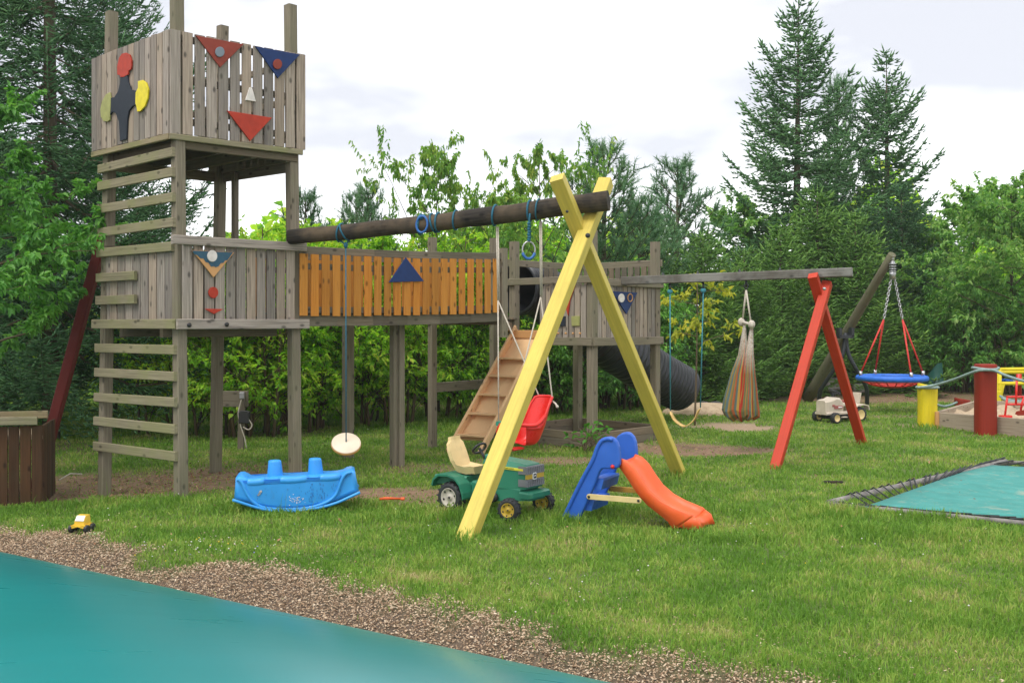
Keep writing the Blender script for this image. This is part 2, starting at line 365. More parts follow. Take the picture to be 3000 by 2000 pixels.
def masks(x, y):
    soil = np.zeros_like(x); sand = np.zeros_like(x)
    for c, a, b, k in SOIL: soil = np.maximum(soil, k * blob(x, y, c, a, b))
    for c, a, b, k in SANDY: sand = np.maximum(sand, k * blob(x, y, c, a, b, .45))
    n = smooth_noise(x, y, 1.1, 21)
    soil = np.maximum(soil, .55 * sstep(.42, .75, n) * sstep(6.5, 9, y))
    s = edge_s(x, y); tq = (x - PE.x) * PD.x + (y - PE.y) * PD.y; lim = .52 - .06 * sstep(.3, 2.2, tq) + .07 * np.exp(-((tq + .7) / 1.1) ** 2) + .07 * smooth_noise(x, y, 2.6, 3) + .09 * smooth_noise(x, y, 9, 4) + .05 * smooth_noise(x, y, 25, 8) - .3 * blob(x, y, G(600, 1640), .5, .2) - .35 * blob(x, y, G(1760, 1875), .22, .14)
    chips = sstep(lim + .16, lim - .10, s)
    return soil, sand, chips
xs = np.concatenate([[-900, -300, -120, -60], np.arange(-36, -12, 2), np.arange(-12, 12, .15), np.arange(12, 37, 2), [60, 120, 300, 900]])
ys = np.concatenate([[-60, -20, -6, -2, 0, 1.5], np.arange(2.4, 15, .13), np.arange(15, 30, .4), np.arange(30, 60, 3), [80, 120, 300, 1500]])
gx, gy = np.meshgrid(xs, ys); hz = gz(gx, gy)
V = np.stack([gx.ravel(), gy.ravel(), hz.ravel()], 1)
nx, ny = len(xs), len(ys); i0 = (np.arange(ny - 1)[:, None] * nx + np.arange(nx - 1)[None, :]).ravel()
t = NT('lawn_soil'); p = t.pos()
def attr(t, n): x = t.n("Attribute"); x.attribute_name = n; return x.outputs['Fac']
n1 = t.noise(p, 1.1, 5, .6); n2 = t.noise(p, 30, 4, .7); n3 = t.noise(p, 5, 4, .6)
gr = t.ramp(n1, (.35, (.10, .17, .028)), (.6, (.17, .20, .05)), (.75, (.24, .20, .085)))
gr = t.mix(t.ramp(n2, (.35, (.6, .6, .6)), (.65, (0, 0, 0))), gr, (.05, .055, .015))
so = t.ramp(n2, (.3, (.14, .082, .046)), (.55, (.27, .165, .10)), (.75, (.38, .25, .16)))
so = t.mix(t.ramp(n3, (.45, (0, 0, 0)), (.7, (.6, .6, .6))), so, (.15, .14, .05))
c = t.mix(attr(t, 'soil'), gr, so)
c = t.mix(attr(t, 'sandy'), c, t.ramp(n2, (.3, (.27, .18, .11)), (.7, (.44, .32, .21))))
c = t.mix(attr(t, 'chips'), c, t.ramp(n2, (.3, (.06, .042, .03)), (.7, (.19, .135, .09))))
t.col(c); t.set(Roughness=.95); t.bump(n2, .6, .02)
me = np_mesh('lawn', V, [np.stack([i0, i0 + 1, i0 + 1 + nx, i0 + nx], 1)], t.m, True)
soil, sand, chips = masks(gx.ravel(), gy.ravel())
for nme, arr in (('soil', soil), ('sandy', sand), ('chips', chips)):
    at = me.attributes.new(nme, 'FLOAT', 'POINT'); at.data.foreach_set('value', arr.astype(np.float32))
lawn = link(bpy.data.objects.new('lawn', me)); tag(lawn, 'mown green lawn with worn bare patches', 'lawn', None, 'structure')

TRAMP = [Vector((2.82, 8.44)), Vector((4.87, 10.95)), Vector((7.74, 9.54)), Vector((5.69, 7.03))]        # in-ground trampoline mat
def in_quad(x, y, q, grow=0.0):
    r = np.ones_like(x, bool)
    for i in range(4):
        a, b = q[i], q[(i + 1) % 4]; d = (b - a).normalized()
        r &= ((x - a.x) * d.y - (y - a.y) * d.x) > -grow
    return r
# grass blades
NB = 520000
d = 4.1 * (27 / 4.1) ** rng.random(NB); x = (rng.random(NB) * 2 - 1) * (.5 * d + 1.2)
soil, sand, chips = masks(x, d)
keep = rng.random(NB) > np.clip(soil * np.where(d > 14, 1.0, .9) + sand * 1.0 + chips * 1.3, 0, .995)
keep &= ~in_quad(x, d, TRAMP, .06)
x, d = x[keep], d[keep]; soil = soil[keep]; n = len(x)
z = gz(x, d)
tuft = np.clip(smooth_noise(x, d, 3.2, 11) * .6 + smooth_noise(x, d, 9, 12) * .5, -1, 1)
wild = sstep(14.5, 17, d) * (x < 1.5) + .5 * blob(x, d, G(1750, 1500), 1.6, .25) + .5 * blob(x, d, G(2650, 1570), 2.2, .3) + .6 * blob(x, d, G(1300, 1520), .7, .2)
for px_, py_, r_ in ((1350, 1586, .22), (2003, 1398, .25), (2264, 1370, .25), (2535, 1310, .3), (1660, 1526, .25), (1760, 1512, .3), (2020, 1562, .3), (870, 1506, .5), (700, 1490, .3), (1050, 1480, .25), (1330, 1505, .25), (1520, 1512, .35), (530, 1468, .25), (300, 1452, .25), (2717, 1254, .35), (2887, 1276, .35), (2500, 1500, .5), (2750, 1520, .6), (1735, 1322, .4), (1600, 1300, .4), (1915, 1296, .4)):
    c_ = G(px_, py_); wild = np.maximum(wild, .75 * np.exp(-((x - c_.x) ** 2 + (d - c_.y) ** 2) / (r_ * .7) ** 2))
hgt = (.028 + .026 * rng.random(n) ** 1.5 + .02 * tuft) * (1 + 1.6 * np.clip(wild, 0, 1.2)) * (1 - .4 * soil)
hgt = np.maximum(hgt, .02); tall = rng.random(n) < .006; hgt = np.where(tall, hgt * 2.6, hgt)
wd = .0027 * (d / 5.0) ** .75 * rng.uniform(.7, 1.4, n); wd = np.where(tall, wd * .5, wd)
az = rng.random(n) * 2 * np.pi; lean = np.clip(rng.normal(.6, .35, n), -.3, 1.4); lean = np.where(tall, lean * .5, lean)
ld = np.stack([np.cos(az), np.sin(az), 0 * az], 1); sdv = np.stack([-np.sin(az), np.cos(az), 0 * az], 1)
tw = rng.random(n) * 2 * np.pi; sdv = sdv * np.cos(tw)[:, None] + ld * np.sin(tw)[:, None]
B = np.stack([x, d, z - .005], 1); up = np.array([0, 0, 1.0])
Mi = B + up * (hgt * .6)[:, None] + ld * (hgt * lean * .3)[:, None]; T = B + up * (hgt * (1 - .25 * lean ** 2))[:, None] + ld * (hgt * lean * .95)[:, None]
V = np.stack([B - sdv * wd[:, None], B + sdv * wd[:, None], Mi - sdv * (wd * .75)[:, None], Mi + sdv * (wd * .75)[:, None], T], 1).reshape(-1, 3)
k = np.arange(n) * 5
t = NT('grass_blades'); isl = t.isl(); pn = t.noise(t.pos(), 1.1, 6, .68); pn2 = t.noise(t.pos(), 7, 4, .65)
f = t.math('ADD', t.math('MULTIPLY', isl, .55), t.math('ADD', t.math('MULTIPLY', t.math('SUBTRACT', pn, .51), 2.6), t.math('MULTIPLY', t.math('SUBTRACT', pn2, .5), 1.1)))
c = t.ramp(f, (.0, (.135, .285, .03)), (.27, (.225, .40, .05)), (.52, (.335, .46, .08)), (.77, (.47, .45, .16)), (.97, (.58, .46, .25)))
t.col(c); t.set(Roughness=.55); t.b.inputs['Specular IOR Level'].default_value = .25
tr = t.n("BsdfTranslucent"); t.l(c, tr.inputs[0]); ms = t.n("MixShader"); ms.inputs[0].default_value = .35
t.l(t.b.outputs[0], ms.inputs[1]); t.l(tr.outputs[0], ms.inputs[2]); t.l(ms.outputs[0], t.out.inputs[0])
me = np_mesh('grass', V, [np.stack([k, k + 1, k + 3, k + 2], 1), np.stack([k + 2, k + 3, k + 4], 1)], t.m)
tag(link(bpy.data.objects.new('grass', me)), 'short green and straw coloured grass covering the lawn', 'grass', None, 'stuff')

# wood chips along the pillow
NC = 150000
tt = rng.uniform(-4.2, 4.6, NC); ss = rng.uniform(0.0, 1.35, NC)
x = PE.x + PD.x * tt + PN.x * ss; y = PE.y + PD.y * tt + PN.y * ss
_, _, ch = masks(x, y)
keep = (rng.random(NC) < ch * (.22 + .78 * sstep(.08, .4, ss)) + .02) & (y > 3.4)
x, y = x[keep], y[keep]; n = len(x); z = gz(x, y) + rng.uniform(.002, .02, n)
L = .0026 + .0072 * rng.random(n) ** 2.2; Wd = L * rng.uniform(.25, .55, n); az = rng.random(n) * 6.28; ti = rng.normal(0, .35, n); ti2 = rng.normal(0, .5, n)
a = np.stack([np.cos(az) * np.cos(ti), np.sin(az) * np.cos(ti), np.sin(ti)], 1); b = np.stack([-np.sin(az) * np.cos(ti2), np.cos(az) * np.cos(ti2), np.sin(ti2)], 1)
cc = np.cross(a, b) * .0025; C = np.stack([x, y, z], 1); a *= L[:, None]; b *= Wd[:, None]
V = np.stack([C - a - b * .7, C + a - b, C + a * .9 + b, C - a * .8 + b, C - a * .9 - b * .6 - cc, C + a * .9 - b - cc, C + a * .9 + b - cc, C - a * .8 + b - cc], 1).reshape(-1, 3); k = np.arange(n) * 8
t = NT('chip_wood'); isl = t.isl()
t.col(t.ramp(isl, (0, (.13, .078, .042)), (.3, (.36, .23, .135)), (.65, (.60, .42, .27)), (1, (.82, .66, .48)))); t.set(Roughness=.9)
me = np_mesh('wood_chips', V, [np.concatenate([np.stack([k + q for q in f_], 1) for f_ in ((0, 1, 2, 3), (0, 4, 5, 1), (1, 5, 6, 2), (2, 6, 7, 3), (3, 7, 4, 0))])], t.m)
tag(link(bpy.data.objects.new('wood_chips', me)), 'brown wood chips banked between the pillow and the grass', 'wood chips', None, 'stuff')
# fallen litter under the trees
NL = 9000
x = np.concatenate([rng.normal(-3.6, 1.1, NL // 3), rng.normal(8.2, 2.6, NL // 3), rng.uniform(-3.5, 4.5, NL - 2 * (NL // 3))]); y = np.concatenate([rng.normal(10.6, .8, NL // 3), rng.normal(21, 1.7, NL // 3), rng.uniform(7, 13, NL - 2 * (NL // 3))])
so, _, _ = masks(x, y); keep = (rng.random(NL) < so + .06); x, y, so = x[keep], y[keep], so[keep]; n = len(x); L = rng.uniform(.008, .03, n)
az = rng.random(n) * 6.28; C = np.stack([x, y, gz(x, y) + .006 + np.where(so < .3, .035, 0.0)], 1); a = np.stack([np.cos(az), np.sin(az), rng.normal(0, .25, n)], 1) * L[:, None]; b = np.stack([-np.sin(az), np.cos(az), rng.normal(0, .25, n)], 1) * (L * .35)[:, None]
k = np.arange(n) * 4
t = NT('leaf_litter'); t.col(t.ramp(t.isl(), (0, (.10, .05, .025)), (.6, (.28, .13, .06)), (1, (.42, .28, .15)))); t.set(Roughness=.9)
me = np_mesh('leaf_litter', np.stack([C - a, C - b, C + a, C + b], 1).reshape(-1, 3), [np.stack([k, k + 1, k + 2, k + 3], 1)], t.m)
tag(link(bpy.data.objects.new('leaf_litter', me)), 'reddish brown litter lying on bare soil under trees', 'leaf litter', None, 'stuff')
# small flowers in the grass
NF = 150
d = 5.2 * (18 / 5.2) ** rng.random(NF); x = (rng.random(NF) * 2 - 1) * (.48 * d)
extra = np.stack([rng.normal(-1.95, .28, 60), rng.normal(6.7, .16, 60)], 1); x = np.concatenate([x, extra[:, 0]]); d = np.concatenate([d, extra[:, 1]])
_, _, ch = masks(x, d); keep = (ch < .9) & ~in_quad(x, d, TRAMP, .1); x, d = x[keep], d[keep]; n = len(x); r = rng.uniform(.0035, .007, n)
C = np.stack([x, d, gz(x, d) + rng.uniform(.05, .085, n)], 1); k = np.arange(n) * 6
V = np.stack([C + np.array(o) * r[:, None] for o in ((1, 0, 0), (0, 1, 0), (-1, 0, 0), (0, -1, 0), (0, 0, .8), (0, 0, -.8))], 1).reshape(-1, 3)
t = NT('petals'); t.col(t.ramp(t.isl(), (0, (.75, .72, .66)), (.62, (.7, .55, .5)), (.7, (.75, .55, .03)), (.9, (.3, .3, .6)), interp='CONSTANT')); t.set(Roughness=.7)
me = np_mesh('flowers', V, [np.concatenate([np.stack([k + q for q in f_], 1) for f_ in ((0, 1, 4), (1, 2, 4), (2, 3, 4), (3, 0, 4), (1, 0, 5), (2, 1, 5), (3, 2, 5), (0, 3, 5))])], t.m)
tag(link(bpy.data.objects.new('flowers', me)), 'tiny white, pink and yellow flowers dotted in the grass', 'flowers', None, 'stuff')

# ------------------------------------------------------------------ plants
def norm(a): return a / np.maximum(np.linalg.norm(a, axis=-1, keepdims=True), 1e-9)
def leaves_np(C, D, N, L, W, fold=.25, droop=.25):
    D = norm(D); S = norm(np.cross(D, N)); N = np.cross(S, D); L = L[:, None]; W = W[:, None]
    v = [C, C + D * L * .3 + S * W * .5 + N * W * fold, C + D * L * .3 - S * W * .5 + N * W * fold,
         C + D * L * .68 + S * W * .36 + N * (W * fold * .6 - L * droop * .35), C + D * L * .68 - S * W * .36 + N * (W * fold * .6 - L * droop * .35), C + D * L - N * L * droop]
    k = np.arange(len(C)) * 6
    return np.stack(v, 1).reshape(-1, 3), [np.concatenate([np.stack([k, k + 1, k + 3, k + 5], 1), np.stack([k, k + 5, k + 4, k + 2], 1)])]
def spindles_np(A, B, r, q=.35):
    D = norm(B - A); ref = np.where(np.abs(D[:, 2:3]) < .9, np.array([[0, 0, 1.0]]), np.array([[1.0, 0, 0]])); S = norm(np.cross(D, ref)); U = np.cross(S, D)
    Mi = A + (B - A) * q; r = r[:, None]
    v = [A] + [Mi + (S * math.cos(a) + U * math.sin(a)) * r for a in (.5, 2.6, 4.7)] + [B]; k = np.arange(len(A)) * 5
    f = [np.stack([k, k + 1, k + 2], 1), np.stack([k, k + 2, k + 3], 1), np.stack([k, k + 3, k + 1], 1), np.stack([k + 4, k + 2, k + 1], 1), np.stack([k + 4, k + 3, k + 2], 1), np.stack([k + 4, k + 1, k + 3], 1)]
    return np.stack(v, 1).reshape(-1, 3), [np.concatenate(f)]
def thin_tubes(mb, pts, r0, r1, n=4):
    k = len(pts); mb.tube(pts, [r0 + (r1 - r0) * i / max(1, k - 1) for i in range(k)], n, False)
def plant(name, trunk_mb, trunk_mat, crown_name, V, faces, crown_mat, loc, label, cat, group=None, rz=0.0, scale=1.0, trunk_name='trunk'):
    root = thing(name, label, cat, loc, rz, group); root.scale = (scale,) * 3
    part(trunk_name, trunk_mb, trunk_mat, root, None, True)
    o = link(bpy.data.objects.new(crown_name, np_mesh(crown_name, V, faces, crown_mat))); o.parent = root
    return root

def gen_spruce(seed, Hh, Rr, z0, step=.42, nb=6, droop=-.15, tw=.16, twr=.021, dens=1.0, upturn=.25, topw=.85, cap=9.0):
    r = random.Random(seed); tr = MB(); A = []; Bq = []
    tr.tube([(0, 0, -.1), (r.uniform(-.05, .05), r.uniform(-.05, .05), Hh * .5), (0, 0, Hh)], [.012 * Hh + .03, .008 * Hh + .015, .008], 8)
    z = z0
    while z < Hh - .08:
        tt = (z - z0) / (Hh - z0); n = nb if tt < .85 else 4; a0 = r.uniform(0, 6.28)
        for i in range(n):
            az = a0 + 6.283 * i / n + r.uniform(-.35, .35); Lb = min(cap, Rr * (1 - tt) ** topw) * r.choice((r.uniform(.3, .75), r.uniform(.7, 1.0), r.uniform(.95, 1.3))) + .12
            el = droop * (1 - tt) + .75 * tt ** 1.2 + r.uniform(-.12, .12); zz = z + r.uniform(-.5, .5) * step
            dh = np.array([math.cos(az), math.sin(az), 0]); K = 6
            pt = lambda u: np.array([0, 0, zz]) + dh * (Lb * u) + np.array([0, 0, Lb * (el * u + upturn * u * u - .15 * math.sin(u * 3.1))])
            thin_tubes(tr, [tuple(pt(k / (K - 1))) for k in range(K)], .006 + .006 * Lb, .003, 3)
            sdir = np.array([-dh[1], dh[0], 0]); ns = max(3, int(Lb / .12 * dens))
            for k in range(ns):
                u = .12 + .86 * (k + r.random()) / ns; p0 = pt(u); tan = pt(min(1, u + .05)) - pt(u - .05); tan /= np.linalg.norm(tan)
                for sg in (-1, 1):
                    l2 = (.36 * Lb * (1 - u) ** .8 + .13) * r.uniform(.6, 1.2); an = r.uniform(.7, 1.1)
                    d2 = tan * math.cos(an) + sdir * sg * math.sin(an) + np.array([0, 0, r.uniform(-.32, .12)])
                    d2 /= np.linalg.norm(d2); m = max(1, int(l2 / .10)); sag = np.array([0, 0, -.25 * l2])
                    s2 = np.cross(d2, [0, 0, 1]); s2 /= np.linalg.norm(s2) + 1e-9
                    for j in range(m + 1):
                        w_ = j / m; q0 = p0 + d2 * l2 * w_ + sag * w_ * w_
                        if j == m: e = d2 + np.array([0, 0, .1])
                        else: e = d2 * .75 + s2 * (1 if j % 2 else -1) * .7 + np.array([0, 0, r.uniform(-.3, .25)])
                        e = e / np.linalg.norm(e); ll = tw * r.uniform(.7, 1.35); A.append(q0); Bq.append(q0 + e * ll)
                    A.append(p0); Bq.append(p0 + d2 * min(l2, .45))
                A.append(p0); Bq.append(p0 + tan * tw * 1.4 + np.array([0, 0, .03]))
            A.append(pt(.97)); Bq.append(pt(.97) + tan * tw * 1.5)
        z += step * r.uniform(.75, 1.2) * (1 if tt < .75 else .75)
    A.append(np.array([0, 0, Hh - .25])); Bq.append(np.array([0, 0, Hh + .3]))
    A, Bq = np.array(A), np.array(Bq); rg = np.random.default_rng(seed)
    V, f = spindles_np(A, Bq, twr * rg.uniform(.7, 1.3, len(A))); return tr, V, f

def gen_broad(seed, Hh, Rr, z0, lL, lW, nleaf, trunk_r=.05, limbs=12, sub=6, twigs=4, drooping=.3, upw=.8, stems=1, spread=.25, zpow=.8, leafout=.35):
    r = random.Random(seed); rg = np.random.default_rng(seed); tr = MB(); TW = []
    for st in range(stems):
        a = r.uniform(0, 6.28); b0 = Vector((math.cos(a), math.sin(a), 0)) * (spread * r.random() if stems > 1 else 0); le = r.uniform(.1, .5) * Rr if stems > 1 else r.uniform(0, .12) * Rr
        hh = Hh * (r.uniform(.7, 1.0) if stems > 1 else 1)
        top = b0 + Vector((math.cos(a) * le, math.sin(a) * le, hh)); mid = b0.lerp(top, .5) + Vector((r.uniform(-.1, .1), r.uniform(-.1, .1), 0)) * Rr
        ax = lambda u: (b0 * (1 - u) ** 2 + mid * 2 * u * (1 - u) + top * u * u)
        pts = [ax(k / 7) for k in range(8)]; pts[0] = pts[0] - Z * .1
        tr.tube(pts, [trunk_r * (1 - .9 * k / 7) + .004 for k in range(8)], 6)
        for i in range(limbs):
            u = z0 / Hh + (1 - z0 / Hh) * (i + r.random()) / limbs; u = min(u, .97); p0 = ax(u); az = r.uniform(0, 6.28) if stems > 1 else i * 2.4 + r.uniform(-.5, .5)
            tt = (u - z0 / Hh) / (1 - z0 / Hh); Lb = Rr * (math.sin(math.pi * min(1, .28 + .72 * tt)) ** zpow) * r.uniform(.6, 1.15) * (.55 if stems > 1 else 1) + .1
            dh = Vector((math.cos(az), math.sin(az), 0)); el = upw * r.uniform(.5, 1.4)
            pt = lambda v: p0 + dh * (Lb * v) + Z * (Lb * (el * v - .25 * v * v))
            thin_tubes(tr, [pt(k / 4) for k in range(5)], trunk_r * .35 * (1 - .6 * tt) + .003, .003, 4)
            for j in range(sub):
                v = .2 + .8 * (j + r.random()) / sub; q = pt(min(v, 1)); d2 = (dh * r.uniform(.1, 1) + Vector((r.uniform(-1, 1), r.uniform(-1, 1), r.uniform(-.2, 1.0)))).normalized(); l2 = Lb * r.uniform(.2, .5) + .08
                thin_tubes(tr, [q, q + d2 * l2 * .5 + Z * .02 * l2, q + d2 * l2], .004, .002, 3)
                for k in range(twigs):
                    w_ = r.uniform(.15, 1); s = q + d2 * l2 * w_; d3 = (d2 + Vector((r.uniform(-1, 1), r.uniform(-1, 1), r.uniform(-.6, .8)))).normalized(); TW.append((s, s + d3 * l2 * r.uniform(.3, .75)))
    A = np.array([p for p, q in TW]); Bq = np.array([q for p, q in TW]); i = rg.integers(0, len(A), nleaf); u = rg.random(nleaf)[:, None] * 1.05
    C = A[i] + (Bq[i] - A[i]) * u + rg.normal(0, lL * .12, (nleaf, 3)); tw_d = norm(Bq[i] - A[i])
    D = tw_d * .5 + rg.normal(0, leafout, (nleaf, 3)) * 1.2 + np.array([0, 0, -drooping]); Nn = rg.normal(0, .45, (nleaf, 3)) + np.array([0, 0, 1.0])
    V, f = leaves_np(C, D, Nn, lL * rg.uniform(.6, 1.25, nleaf), lW * rg.uniform(.65, 1.2, nleaf)); return tr, V, f

def gen_pine(seed, Hh, Rr, z0, step=.5, nb=5, nl=.12):
    r = random.Random(seed); rg = np.random.default_rng(seed); tr = MB(); S = []
    tr.tube([(0, 0, -.1), (r.uniform(-.1, .1), r.uniform(-.1, .1), Hh * .5), (0, 0, Hh)], [.014 * Hh, .009 * Hh, .012], 7)
    z = z0
    while z < Hh - .15:
        tt = (z - z0) / (Hh - z0); a0 = r.uniform(0, 6.28)
        for i in range(nb):
            az = a0 + 6.283 * i / nb + r.uniform(-.4, .4); Lb = Rr * (1 - tt) ** .8 * r.uniform(.6, 1.15) + .15; el = .25 + .6 * tt + r.uniform(-.15, .2); dh = Vector((math.cos(az), math.sin(az), 0)); zz = z + r.uniform(-.1, .1)
            pt = lambda u: Vector((0, 0, zz)) + dh * (Lb * u) + Z * (Lb * (el * u + .45 * u * u))
            thin_tubes(tr, [pt(k / 4) for k in range(5)], .012, .005, 4)
            for k in range(int(3 + Lb * 7)):
                u = .2 + .8 * r.random(); q = pt(u); d2 = (dh * r.uniform(0, .9) + Vector((r.uniform(-.7, .7), r.uniform(-.7, .7), r.uniform(.5, 1.4)))).normalized(); S.append((q, q + d2 * r.uniform(.16, .34)))
            S.append((pt(.9), pt(1) + Z * .22))
        z += step * r.uniform(.75, 1.2)
    S.append((Vector((0, 0, Hh - .2)), Vector((0, 0, Hh + .3))))
    A = np.array([p for p, q in S]); Bq = np.array([q for p, q in S]); m = 34; n = len(A)
    u = rg.random((n, m, 1)); C = (A[:, None] + (Bq - A)[:, None] * u).reshape(-1, 3); ax = np.repeat(norm(Bq - A), m, 0)
    D = norm(ax * .75 + norm(rg.normal(0, 1, (n * m, 3))) * .75); L = nl * rg.uniform(.7, 1.2, (n * m, 1)); Sd = norm(np.cross(D, rg.normal(0, 1, (n * m, 3)))) * .0055
    V1 = np.stack([C - Sd, C + Sd, C + D * L], 1).reshape(-1, 3); k = np.arange(n * m) * 3
    V2, f2 = spindles_np(A, Bq, np.full(n, .016)); return tr, np.concatenate([V1, V2]), [np.stack([k, k + 1, k + 2], 1), f2[0] + len(V1)]

LM = dict(
    spruce=leafmat('spruce_needles', [(0.065, 0.174, 0.067), (0.126, 0.278, 0.109), (0.212, 0.399, 0.15)], .22, .6, .9),
    spruce_d=leafmat('dark_spruce_needles', [(0.043, 0.127, 0.049), (0.084, 0.205, 0.079), (0.144, 0.311, 0.11)], .10, .6, .9),
    spruce_g=leafmat('fresh_conifer_needles', [(0.087, 0.2, 0.045), (0.17, 0.349, 0.065), (0.29, 0.489, 0.1)], .26, .6, 1.1),
    pine=leafmat('pine_needles', [(0.063, 0.163, 0.081), (0.111, 0.251, 0.108), (0.196, 0.343, 0.135)], .12, .6, 1.1),
    shrub=leafmat('shrub_leaves', [(0.118, 0.297, 0.03), (0.254, 0.534, 0.042), (0.475, 0.7, 0.066), (0.7, 0.7, 0.12)], .6, .45, .9),
    cherry=leafmat('cherry_leaves', [(0.084, 0.223, 0.044), (0.158, 0.353, 0.057), (0.273, 0.465, 0.079), (0.419, 0.505, 0.088)], .4, .4, 1.3),
    left=leafmat('bright_leaves', [(0.067, 0.216, 0.046), (0.132, 0.355, 0.063), (0.226, 0.479, 0.097)], .42, .42, 1.6),
    right=leafmat('grey_green_leaves', [(0.08, 0.221, 0.056), (0.158, 0.363, 0.083), (0.293, 0.514, 0.124), (0.532, 0.677, 0.277)], .48, .42, 1.2),
    darkb=leafmat('dark_bush_leaves', [(0.068, 0.2, 0.042), (0.149, 0.37, 0.068), (0.281, 0.57, 0.094)], .3, .5, 1.0),
    yellow=leafmat('yellow_leaves', [(0.275, 0.338, 0.033), (0.475, 0.5, 0.044), (0.65, 0.6, 0.077)], .4, .5, 2),
    weed=leafmat('weed_leaves', [(0.065, 0.234, 0.026), (0.117, 0.351, 0.039)], .4, .5, 2),
)
class Proto:
    def __init__(s, gen, name, mat, crown='crown', tmat='bark', trunk='trunk', hh=1.0): s.gen = gen; s.name = name; s.mat = mat; s.crown = crown; s.tmat = tmat; s.trunk = trunk; s.hh = hh; s.root = None
    def put(s, px, d, topy, label, cat, group=None, rz=0.0, wide=1.0, mat=None, X=None):
        x = (px - CX) / F * d if X is None else X; zt = H + (HY - topy) / F * d; g = gzf(x, d); k = (zt - g) / s.hh
        if s.root is None:
            tr, V, f = s.gen; s.gen = None
            o = s.root = plant(s.name, tr, M[s.tmat], s.crown, V, f, LM[s.mat], (x, d, g), label, cat, group, rz, k, s.trunk)
        else: o = dup(s.root, (x, d, g), rz, k, label, cat, group)
        o.scale = (k * wide, k * wide, k)
        if mat:
            for ch in o.children:
                if ch.name.startswith(s.crown): ch.data = ch.data.copy(); ch.data.materials[0] = LM[mat]
        return o
sp_a = Proto(gen_spruce(1, 9.4, 3.7, .4, .40, 6, -.22, .15, .023, 1.45, .26, 1.0, 2.4), 'spruce_tree', 'spruce', hh=9.4)
sp_b = Proto(gen_spruce(2, 8.2, 3.1, .4, .38, 6, -.18, .15, .023, 1.45, .25, 1.0, 2.1), 'spruce_tree', 'spruce', hh=8.2)
sp_l = Proto(gen_spruce(3, 10, 3.1, 1.1, .38, 7, -.24, .125, .0125, 1.5, .3, .75), 'spruce_tree', 'spruce_d', hh=10)
sp_y = Proto(gen_spruce(4, 4.2, 1.75, .1, .24, 7, .02, .14, .021, 1.3, .2, .9), 'conifer_tree', 'spruce_g', hh=4.2)
pi_a = Proto(gen_pine(5, 5.2, 1.1, .7, .34, 7), 'pine_tree', 'pine', hh=5.2)
sh_a = Proto(gen_broad(6, 3.0, 1.3, .08, .068, .034, 15000, .022, 11, 5, 4, .25, 1.0, 9, .45), 'leafy_shrub', 'shrub', 'foliage', 'twig', 'stems', 3.0)
sh_b = Proto(gen_broad(7, 2.8, 1.5, .08, .074, .037, 15000, .02, 10, 6, 4, .3, .9, 11, .6), 'leafy_shrub', 'shrub', 'foliage', 'twig', 'stems', 2.8)
ch_a = Proto(gen_broad(8, 5.0, 1.9, 1.2, .125, .055, 7000, .06, 15, 6, 4, .75, 1.1), 'cherry_tree', 'cherry', hh=5.0)
rt_a = Proto(gen_broad(9, 5.4, 2.2, .7, .12, .06, 17000, .07, 18, 8, 5, .35, .8), 'broadleaf_tree', 'right', hh=5.4)
rt_b = Proto(gen_broad(10, 5.0, 2.4, .5, .12, .062, 17000, .06, 18, 8, 5, .35, .7), 'broadleaf_tree', 'right', hh=5.0)
lf_a = Proto(gen_broad(11, 4.0, 1.45, 1.3, .078, .04, 17000, .05, 16, 7, 5, .45, .6), 'leafy_tree', 'left', hh=4.0)
db_a = Proto(gen_broad(12, 2.4, 1.4, .1, .10, .035, 13000, .018, 10, 5, 4, .4, .9, 12, .6), 'dark_bush', 'darkb', 'foliage', 'twig', 'stems', 2.4)

lf_a.put(-130, 9.9, 310, 'bright green broadleaf tree at left edge in front of the dark spruce', 'tree')
sp_l.put(150, 13.6, -1250, 'tall dark spruce whose trunk stands behind the leaning red pole', 'tree', rz=.4, wide=.66)
sp_l.put(-260, 14.6, -1150, 'dark spruce at far left edge mostly behind the bright broadleaf tree', 'tree', rz=2.2)
sp_l.put(330, 17.5, -250, 'dark spruce seen between the rungs behind the tall tower', 'tree', rz=4.0, wide=.66)
# bright thicket behind the tower and the bridge
G1 = 'leafy shrubs in the thicket behind the tower and bridge'
TH = 'bright green leafy shrub in the thicket behind the tall tower and bridge'
for i, (px, d, ty, wd) in enumerate([(520, 14.6, 740, 1.0), (655, 14.0, 700, 1.0), (790, 14.4, 665, 1.0), (915, 15.2, 650, 1.0), (1040, 15.6, 690, 1.0), (1160, 15.4, 730, 1.0), (1290, 16.6, 690, 1.0), (1420, 16.8, 720, 1.0),
                                     (640, 19.5, 730, 1.1), (850, 20, 660, 1.1), (1090, 21, 660, 1.1), (1330, 21, 630, 1.2), (1500, 21.5, 650, 1.2)]):
    (sh_a if i % 2 else sh_b).put(px, d, ty, TH, 'shrub', G1, i * 1.7, wd)
G2 = 'dark bushes behind the low tower'
for i, (px, d, ty) in enumerate([(1560, 18.2, 800), (1655, 17.6, 880), (1740, 18.6, 800), (1850, 19.2, 820)]):
    db_a.put(px, d, ty, 'dark green bush in the shade behind the low tower and black tube', 'bush', G2, i * 2.1, 1.1)
ch_a.put(1285, 17.4, 455, 'sparse cherry tree against the sky left of the yellow frame top', 'tree', rz=.3, wide=.58)
ch_a.put(1590, 18.2, 465, 'cherry tree directly behind the crossed top of the yellow frame', 'tree', rz=2.6, wide=.6)
ch_a.put(1440, 17.0, 590, 'lower cherry tree filling the gap behind the log beam', 'tree', rz=4.4, wide=.85)
pi_a.put(1770, 19.0, 455, 'grey green pine just right of the yellow frame top', 'tree', rz=.5, wide=1.35)
pi_a.put(1878, 20, 600, 'small pine between the yellow frame and the taller pine', 'tree', rz=1.9, wide=1.5)
